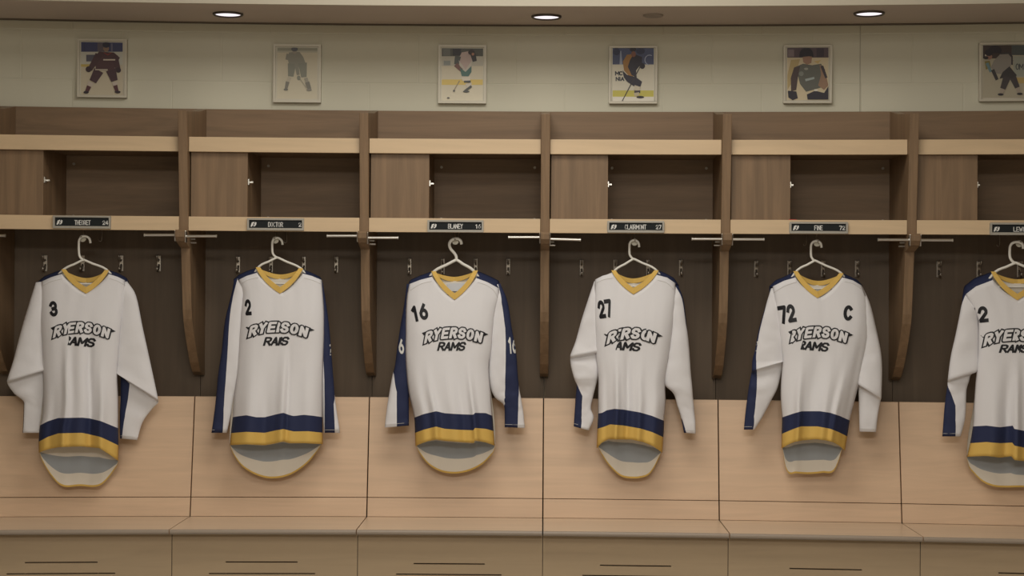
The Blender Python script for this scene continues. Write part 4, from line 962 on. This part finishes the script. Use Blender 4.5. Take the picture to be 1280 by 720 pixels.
N_ = None
m_tagd = mat('dark_label', (.05, .05, .06), .6); m_tagr = mat('red_label', (.3, .03, .03), .6); m_tagw = mat('pale_label', (.62, .64, .68), .6)
JER = [
 dict(cx=100, label='white hockey jersey with black chest number 3, leftmost in the row', CL=(77, 336), V=(107.5, 366.2), CR=(136, 337), arc=353,
   shL=[(52, 352), (64, 346.5), (77, 342.5)], shR=[(136, 342.5), (147, 346), (156, 350.5)],
   xl=[(365, 51.5), (405, 50.5), (430, 52), (450, 53), (520, 53), (533, 50), (556, 48.5), (570, 49)], xr=[(365, 156), (393, 153), (423, 150), (447, 148), (462, 146.5), (498, 147.5), (533, 147.5), (557, 148), (580, 147.5)],
   nav=[(49, 532.5), (60, 526.5), (73, 522.5), (103, 522), (112, 523), (125, 526), (136, 530.5), (148, 535.5)], gld=[(49, 552), (60, 546), (73, 541.7), (102, 541), (112, 543), (125, 546), (136, 551), (148, 556.8)],
   hem=[(49, 566), (54, 563.5), (63, 561), (73, 559), (101, 558), (112, 559), (124, 560), (135, 567), (148, 576)],
   tail=[(49, 563), (51, 571), (56, 582), (65, 596), (76, 606.8), (100, 607.5), (125, 606.8), (135, 598), (143, 587), (147, 580), (148, 575)], band=(.27, .68),
   folds=[(.32, .05, .012, 400, -.02), (.5, .10, .010, 390, 0), (.62, .05, -.010, 380, 0.02), (.78, .06, .012, 430, 0), (.14, .06, -.008, 460, 0)],
   seams=[[(54, 357), (64, 352), (78, 348.5)], [(137, 348), (148, 352), (158, 358)]],
   yokeL=[(47, 352.5), (55, 345.5), (66, 341), (77.5, 337)], yokeR=[(136, 337.5), (147, 341), (158, 347), (161, 352)],
   sL=[(45, 352, 64, 346, .022, YC, N_, N_), (37, 378, 57, 376, .034, YC, N_, N_), (26, 415, 56, 415, .036, YC, N_, N_), (17, 450, 57, 446, .036, YC, N_, N_), (9, 476, 58, 461, .036, YC - .012, N_, N_), (9.4, 479, 58, 465, .024, YC + .020, N_, N_), (18, 492, 56, 492, .024, YC + .02, N_, N_), (30, 504, 54, 507, .020, YC + .024, 24, 30.6), (29.5, 525, 54, 525, .018, YC + .024, 24, 30), (28.5, 541, 54, 541, .018, YC + .024, 24, 29)],
   sR=[(142, 347, 159, 351, .020, YC, N_, N_), (150, 372, 170, 370, .034, YC, N_, N_), (148, 410, 178, 408, .036, YC, N_, N_), (146, 440, 185, 440, .036, YC, N_, N_), (144.5, 463, 193, 477, .036, YC - .004, N_, N_), (146, 467, 197.5, 499, .034, YC - .012, N_, N_), (151, 472, 198, 502.5, .022, YC + .024, 151, 162), (151, 495, 190, 511, .022, YC + .02, 151, 160), (150, 520, 178, 528, .020, YC + .022, 150, 156), (150, 548, 171.5, 550, .018, YC + .022, 150, 152.5)],
   logo=dict(box=(66, 401.5, 138, 417), arch=8.0, cuts=((.25, .31),), rise=2), rams=dict(box=(86, 421.5, 119, 433), cuts=((0, .2),), rise=3),
   nums=[('3', (61.8, 376.2, 72, 395.8), -6, ())]),
 dict(cx=345, label='white hockey jersey with black chest number 2 and straight navy striped sleeves', CL=(320, 333.5), V=(350, 366.2), CR=(378.5, 334.8), arc=348.5,
   shL=[(298, 350), (308, 345), (321, 341)], shR=[(378.5, 342), (390, 345), (402, 350)],
   xl=[(363, 303), (393, 301), (423, 299), (447, 297.5), (477, 295), (495, 292.8), (522, 291), (540, 289), (557, 287.5)], xr=[(367, 403.4), (390, 405), (423, 405), (447, 404.2), (520, 403), (556, 403.5)],
   nav=[(288, 522), (298, 520.3), (308, 519), (320, 521.5), (331, 521.5), (345, 518), (354, 516), (361, 518.5), (367, 520), (380, 518.5), (390, 519.5), (404, 521.5)], gld=[(288, 541.5), (308, 539.8), (331, 541), (345, 538), (354, 536.3), (367, 539.3), (385, 539), (404, 541)],
   hem=[(287, 556.5), (308, 555.5), (331, 556.5), (345, 554), (354, 551.8), (362, 554), (380, 554), (404, 555.3)],
   tail=[(287, 556), (291, 566), (300, 580), (312, 589.5), (327, 596), (339, 598), (361, 594.2), (374, 587), (385, 578), (395, 566), (402, 556)], band=(.06, .53),
   folds=[(.55, .06, .014, 420, 0), (.60, .03, -.008, 410, 0), (.2, .09, .010, 430, -.02), (.36, .07, -.010, 450, 0), (.85, .10, .008, 420, 0)],
   seams=[[(303, 354), (311, 349.5), (323, 347)], [(380, 347.5), (391, 350.5), (401, 355)]],
   yokeL=[(292, 349), (299, 343), (309, 338.5), (320, 335)], yokeR=[(378.5, 336.5), (389, 340.5), (400, 346), (403, 351)],
   sL=[(293, 348, 312, 342, .020, YC, 288, 297), (289, 370, 306, 368, .030, YC, 285, 291.5), (281.5, 400, 304, 400, .032, YC, 280, 287), (277, 440, 303, 440, .032, YC, 270, 284.5), (272.5, 470, 300, 472, .030, YC, 270, 282.5), (271, 488, 294, 490, .028, YC + .004, 265, 281), (268.5, 512, 290, 512, .026, YC + .008, 265, 279.5), (264.5, 541, 283.5, 541, .022, YC + .008, 260, 278.3)],
   sR=[(392, 348, 403, 351, .018, YC, 399, 410), (394, 380, 407.5, 380, .026, YC + .004, 400, 410), (396, 410, 411.5, 410, .028, YC + .006, 402, 415), (397, 440, 414, 440, .028, YC + .008, 404, 420), (400, 475, 416.8, 475, .028, YC + .008, 405.5, 420), (402.5, 505, 419.5, 505, .026, YC + .008, 406, 417), (405, 541, 425, 541, .024, YC + .008, 406, 418.6)],
   logo=dict(box=(310, 401, 386, 416.5), arch=7.4, cuts=((.47, .555),), rise=1.5), rams=dict(box=(330, 421, 361, 432), cuts=((.53, .72),), rise=-.5),
   nums=[('2', (306.2, 374, 314, 394.2), -4, ())], snums=[('R', '1', (411.3, 427, 415.5, 444), 4)]),
 dict(cx=568, label='white hockey jersey with black chest number 16 and white numbers on navy sleeves', CL=(539.5, 338.5), V=(568.3, 374), CR=(597, 337.5), arc=351.5,
   shL=[(512, 355), (525, 350), (540, 346)], shR=[(595.5, 347.5), (609, 352.5), (623.5, 360.5)],
   xl=[(365, 509.5), (385, 507.5), (410, 507), (440, 506.8), (463, 508), (490, 511), (522, 518), (540, 518.8), (558, 519.5)], xr=[(372, 624), (385, 620), (410, 616.5), (440, 614), (455, 611), (490, 613), (520, 615.5), (540, 617), (560, 618.5)],
   nav=[(518, 522), (530, 517.5), (545, 514), (556, 516.5), (575, 517.8), (592, 518.3), (593.5, 516), (607, 516.3), (617, 520.5)], gld=[(518, 541.5), (530, 537), (545, 533.2), (556, 536), (575, 537.3), (592, 537.8), (593.5, 535), (607, 536), (618, 539)],
   hem=[(519, 558), (525, 555), (535, 551.5), (545, 549.5), (557, 551), (575, 552.5), (592, 553.8), (593.5, 550.5), (607, 553), (618.5, 557)],
   tail=[(519.5, 551), (521.5, 560), (526, 568.5), (533, 578), (541, 584.5), (553, 590), (567, 592), (580, 590.5), (593, 586), (605, 578.5), (613, 570), (617.5, 563), (619, 556)], band=(.08, .56),
   folds=[(.27, .05, .014, 440, 0), (.76, .04, .014, 430, 0.01), (.5, .12, .010, 420, 0), (.62, .05, -.006, 440, 0), (.12, .06, .006, 440, 0)],
   seams=[[(513, 363), (526, 355), (540, 351.5)], [(597, 353), (608, 356.5), (617, 363), (622, 372)]],
   yokeL=[(511, 353), (513.5, 349.5), (526, 344), (539, 339.5)], yokeR=[(597, 338.5), (611, 344.5), (624, 351), (625, 359)],
   sL=[(508.5, 354, 524, 351, .018, YC, 505, 515), (505.5, 380, 520, 380, .028, YC + .004, 500, 516), (500.5, 408, 516, 408, .030, YC + .006, 495, 516), (496.5, 435, 514, 435, .030, YC + .008, 490, 516), (493.5, 458, 512, 458, .028, YC + .008, 490, 514), (491, 468, 512, 468, .028, YC + .008, 492.6, 514), (487, 490, 511, 490, .028, YC + .008, 496, 514), (483.5, 512, 511, 512, .026, YC + .008, 496, 514), (481, 534.5, 511, 532, .024, YC + .008, 496, 514)],
   sR=[(608, 357, 625, 353, .018, YC, 622.5, 630), (614, 380, 634.5, 378, .030, YC, 627, 640), (613, 410, 639.5, 410, .032, YC, 631.5, 645), (612, 440, 645, 440, .034, YC, 632, 650), (611, 465, 646.8, 465, .034, YC + .002, 631.8, 650), (613.5, 485, 648.8, 485, .032, YC + .004, 631.5, 648.3), (619, 497, 651, 497, .028, YC + .006, 631.3, 648), (629, 505, 652.4, 505, .026, YC + .008, 631.3, 647.8), (631, 515, 654, 515, .024, YC + .008, 631.2, 647.6), (631, 534, 656, 535, .022, YC + .008, 631.2, 647)],
   logo=dict(box=(530, 408, 604, 424), arch=7.0, rise=0), rams=dict(box=(547.5, 427.3, 582, 438.5)),
   nums=[('16', (514, 380.5, 535, 401), -12, ())], snums=[('L', '6', (498, 424, 505, 442.5), -6), ('R', '16', (635.2, 421, 646, 442), -4)],
   tags=[(559, 354, 583, 364, m_tagw), (560, 357.5, 565, 362, m_tagd), (576, 357.5, 579, 359.5, m_tagr)]),
 dict(cx=790, label='white hockey jersey with black chest number 27 and a bent left sleeve', CL=(764.5, 337.3), V=(791.8, 367), CR=(823, 337.3), arc=353.5,
   shL=[(744, 349.5), (753, 344.8), (765, 341.5)], shR=[(821, 343.5), (834, 347), (844, 354)],
   xl=[(360, 743.5), (388, 742.5), (423, 744), (447, 745), (473, 748), (495, 748), (517, 748), (535, 747), (560, 746)], xr=[(370, 845), (390, 843), (420, 840), (448, 836), (479, 831), (500, 832), (523, 830), (533, 829.8), (547, 829), (568, 827.5)],
   nav=[(747, 517), (753, 516), (758, 513), (768, 511), (780, 512), (800, 515.5), (815, 519.8), (831, 526.5)], gld=[(747, 536), (755, 533.5), (763, 530.5), (780, 532), (800, 535.5), (815, 540), (830, 547)],
   hem=[(746, 560), (752, 553.5), (760, 549), (775, 549.3), (790, 549.5), (805, 553), (817, 558), (828, 566)],
   tail=[(746.5, 556), (750, 564), (758, 577.5), (766, 587), (776.5, 595.5), (790.6, 598), (802, 597), (811, 593.4), (818, 584), (823, 573.5), (827, 565), (828.5, 560)], band=(.12, .60),
   folds=[(.28, .05, .014, 420, 0), (.44, .05, -.010, 400, 0), (.62, .06, .012, 440, 0), (.86, .07, .008, 440, 0), (.12, .05, -.006, 430, 0)],
   seams=[[(746, 353.5), (755, 349.5), (767, 347.5)], [(822, 350), (834, 354), (842, 362)]],
   yokeR=[(823, 338), (832, 341.5), (842, 347), (848.5, 356)],
   sL=[(743, 350.5, 758, 345.5, .018, YC, N_, N_), (736, 372, 754, 371, .030, YC, N_, N_), (727, 400, 752, 400, .034, YC, N_, N_), (719.5, 427, 752, 425, .036, YC, N_, N_), (713, 445, 750, 438, .036, YC - .012, N_, N_), (713, 448.5, 749.5, 443, .028, YC + .010, N_, N_), (713.5, 456, 749, 456, .032, YC + .004, N_, N_), (717.5, 472, 747, 472, .034, YC, N_, N_), (721, 483, 744.5, 483, .028, YC + .008, 715, 722.5), (719.8, 495, 741.5, 495, .024, YC + .012, 715, 728), (718.8, 510, 738.5, 510, .022, YC + .014, 715, 727.3), (718, 522, 742, 522, .022, YC + .014, 715, 726.8), (717.3, 533, 736, 538, .020, YC + .014, 712, 726.3)],
   sR=[(830, 349, 847.5, 356, .020, YC, 843.5, 850), (836, 374, 854, 374, .032, YC, 852.5, 858), (836, 404, 858, 404, .034, YC, 857, 862), (833, 435, 861.3, 435, .034, YC, N_, N_), (829.5, 465, 863.3, 465, .034, YC, N_, N_), (830, 479, 865, 482, .032, YC, N_, N_), (842, 492, 866, 496, .028, YC + .004, N_, N_), (847, 508, 867.5, 510, .024, YC + .008, N_, N_), (852, 525, 869, 525, .022, YC + .01, 850, 853.2), (855, 541, 869.5, 542, .020, YC + .01, 850, 858)],
   logo=dict(box=(758, 408.5, 821, 424.5), arch=7.5, cuts=((.175, .40), (.79, .85)), rise=0), rams=dict(box=(771, 427.5, 801, 438.5), cuts=((0, .29),), rise=2),
   nums=[('27', (747.5, 374.5, 765, 397.5), -9, ())]),
 dict(cx=1018, label='white hockey jersey with black chest number 72 and a captain letter C', CL=(992, 338.3), V=(1021.8, 371.8), CR=(1054, 341), arc=356.5,
   shL=[(966, 358), (980, 351), (994, 346.8)], shR=[(1053, 346.8), (1066, 350.5), (1077, 357)],
   xl=[(380, 969), (400, 972), (430, 976), (450, 978.5), (462, 977.5), (495, 976), (513, 977), (522, 978), (540, 977.5), (560, 977)], xr=[(370, 1082), (393, 1085), (423, 1085), (443, 1081), (481, 1073), (502, 1067.7), (523, 1062.5), (545, 1059), (562, 1056)],
   nav=[(977, 522), (990, 517.5), (1002, 514), (1025, 514), (1038, 516), (1050, 520), (1063, 526)], gld=[(977, 542.5), (990, 537), (1001, 533), (1022, 533), (1038, 536), (1048, 540), (1060, 546)],
   hem=[(976, 561), (985, 556), (993, 552.5), (1003, 550.5), (1020, 549), (1032, 550.5), (1042, 553), (1049, 557), (1057, 564)],
   tail=[(977, 557), (979, 566), (981, 580), (984.5, 590), (995, 591.5), (1011, 592.5), (1028, 591), (1043, 588), (1048, 577), (1052, 564), (1055.5, 555)], band=(.14, .62),
   folds=[(.24, .05, .012, 430, 0), (.42, .09, -.006, 400, 0), (.62, .08, .010, 430, 0), (.80, .05, .010, 440, -.04), (.93, .05, -.006, 380, 0)],
   seams=[[(967, 366), (981, 357.5), (996, 352.5)], [(1056, 352), (1067, 355), (1076, 361)]],
   yokeL=[(961.5, 358), (969, 350.5), (980, 346), (991.5, 340)], yokeR=[(1054.5, 342), (1064, 346), (1072, 350), (1078, 356.5)],
   sL=[(964, 359.5, 981, 353, .020, YC, N_, N_), (955.5, 388, 978, 388, .034, YC, 950, 956.3), (948, 415, 980, 415, .036, YC, 940, 949.5), (944, 437, 981, 435, .036, YC, 940, 946), (940.5, 452, 981, 452, .036, YC, 935, 945.5), (940, 463, 979, 452, .038, YC - .010, 930, 945.5), (939, 468, 978, 457, .028, YC + .014, 930, 946), (936, 485, 972, 484, .030, YC + .008, 930, 946), (933.5, 503, 963, 502, .026, YC + .012, 930, 944.5), (931.5, 520, 953, 521, .022, YC + .014, 926, 942.5), (930, 537, 943, 537, .020, YC + .014, 925, 941)],
   sR=[(1062, 352, 1078, 357.5, .020, YC, N_, N_), (1074, 380, 1087.5, 380, .032, YC, N_, N_), (1076, 410, 1095, 410, .034, YC, N_, N_), (1075, 438, 1101, 440, .036, YC, N_, N_), (1070, 460, 1102.5, 463, .036, YC - .004, N_, N_), (1072, 479, 1101.5, 497, .036, YC - .012, N_, N_), (1073, 483, 1100.5, 501, .024, YC + .018, N_, N_), (1074, 520, 1097, 521, .022, YC + .014, N_, N_), (1074.5, 539.5, 1095, 540, .020, YC + .014, N_, N_)],
   logo=dict(box=(988, 407, 1060, 423), arch=7.4, cuts=((.03, .09),), rise=2), rams=dict(box=(1002, 427, 1036, 438.5), cuts=((.04, .16),), rise=3),
   nums=[('72', (973, 381, 994.5, 404), -10, ()), ('C', (1054.3, 381.5, 1066.5, 401), 4, ())], snums=[('L', '1', (942, 426, 950, 443), 8)]),
 dict(cx=1271, label='white hockey jersey hanging rightmost, cut off by the right edge', CL=(1239, 338.8), V=(1271.8, 374.5), CR=(1305, 340), arc=354.5,
   shL=[(1207, 368), (1220, 358), (1241, 350)], shR=[(1303, 350), (1320, 358), (1334, 368)],
   xl=[(397, 1222), (420, 1223), (445, 1222.5), (480, 1219.5), (507, 1217.7), (531, 1216.5), (553, 1213), (572, 1208.7)], xr=[(397, 1322), (420, 1321), (445, 1321.5), (480, 1324), (507, 1325), (531, 1326), (553, 1329), (572, 1332)],
   nav=[(1212, 534), (1217, 533), (1233, 532), (1250, 534), (1266.5, 532), (1268, 536), (1280, 538.5), (1300, 536), (1330, 536)], gld=[(1208, 554.5), (1213, 554), (1233, 552.5), (1250, 554), (1266, 553.2), (1268, 557), (1280, 559.5), (1300, 557), (1332, 556)],
   hem=[(1208, 571), (1220, 570.5), (1233, 570), (1250, 572), (1264.5, 570.3), (1268, 575), (1280, 576.5), (1300, 573), (1333, 571)],
   tail=[(1208.5, 571), (1210.5, 581), (1218, 592.5), (1228, 602), (1242, 608), (1256, 609.3), (1270, 609), (1300, 608), (1315, 602), (1324, 592), (1330, 580), (1332.5, 571)], band=(.05, .56),
   folds=[(.5, .05, .014, 430, 0), (.24, .08, .010, 440, 0), (.38, .05, -.008, 440, 0), (.75, .07, .012, 430, 0)],
   seams=[],
   yokeL=[(1203, 371), (1205, 358), (1218, 347.5), (1239, 340)], yokeR=[(1305, 341), (1322, 348), (1336, 358), (1338, 370)],
   sL=[(1204, 368, 1224, 359, .022, YC, 1198, 1207), (1200, 392, 1222, 391, .034, YC, N_, N_), (1194.3, 420, 1224, 420, .036, YC, N_, N_), (1188.5, 446, 1224, 444, .036, YC, N_, N_), (1185, 474, 1222, 463, .036, YC - .012, N_, N_), (1184.7, 478, 1214, 468, .026, YC + .014, N_, N_), (1184.3, 483, 1211, 477, .026, YC + .012, 1180, 1185), (1182.8, 492, 1208, 488, .024, YC + .012, 1178, 1188.5), (1181, 507, 1207.3, 507, .022, YC + .014, 1175, 1194.3), (1179.5, 525, 1206, 525, .022, YC + .014, 1175, 1194.3), (1178, 545.5, 1200.5, 545.5, .020, YC + .014, 1172, 1194.3)],
   sR=[(1318, 359, 1337, 368, .022, YC, 1334, 1345), (1320, 392, 1341, 392, .034, YC, N_, N_), (1318, 420, 1346, 420, .036, YC, N_, N_), (1320, 446, 1352, 446, .036, YC, N_, N_), (1322, 474, 1355, 474, .034, YC, N_, N_), (1326, 507, 1356, 507, .028, YC + .01, N_, N_), (1330, 545, 1356, 545, .022, YC + .014, N_, N_)],
   logo=dict(box=(1229, 410.5, 1312, 427), arch=7.4, cuts=((.46, .50),), rise=0), rams=dict(box=(1250, 430.5, 1286, 441), cuts=((.6, .7),), rise=0),
   nums=[('12', (1216.5, 383, 1235, 403.5), -6, ((.10, .30),))]),
]
for J in JER: jersey(J)
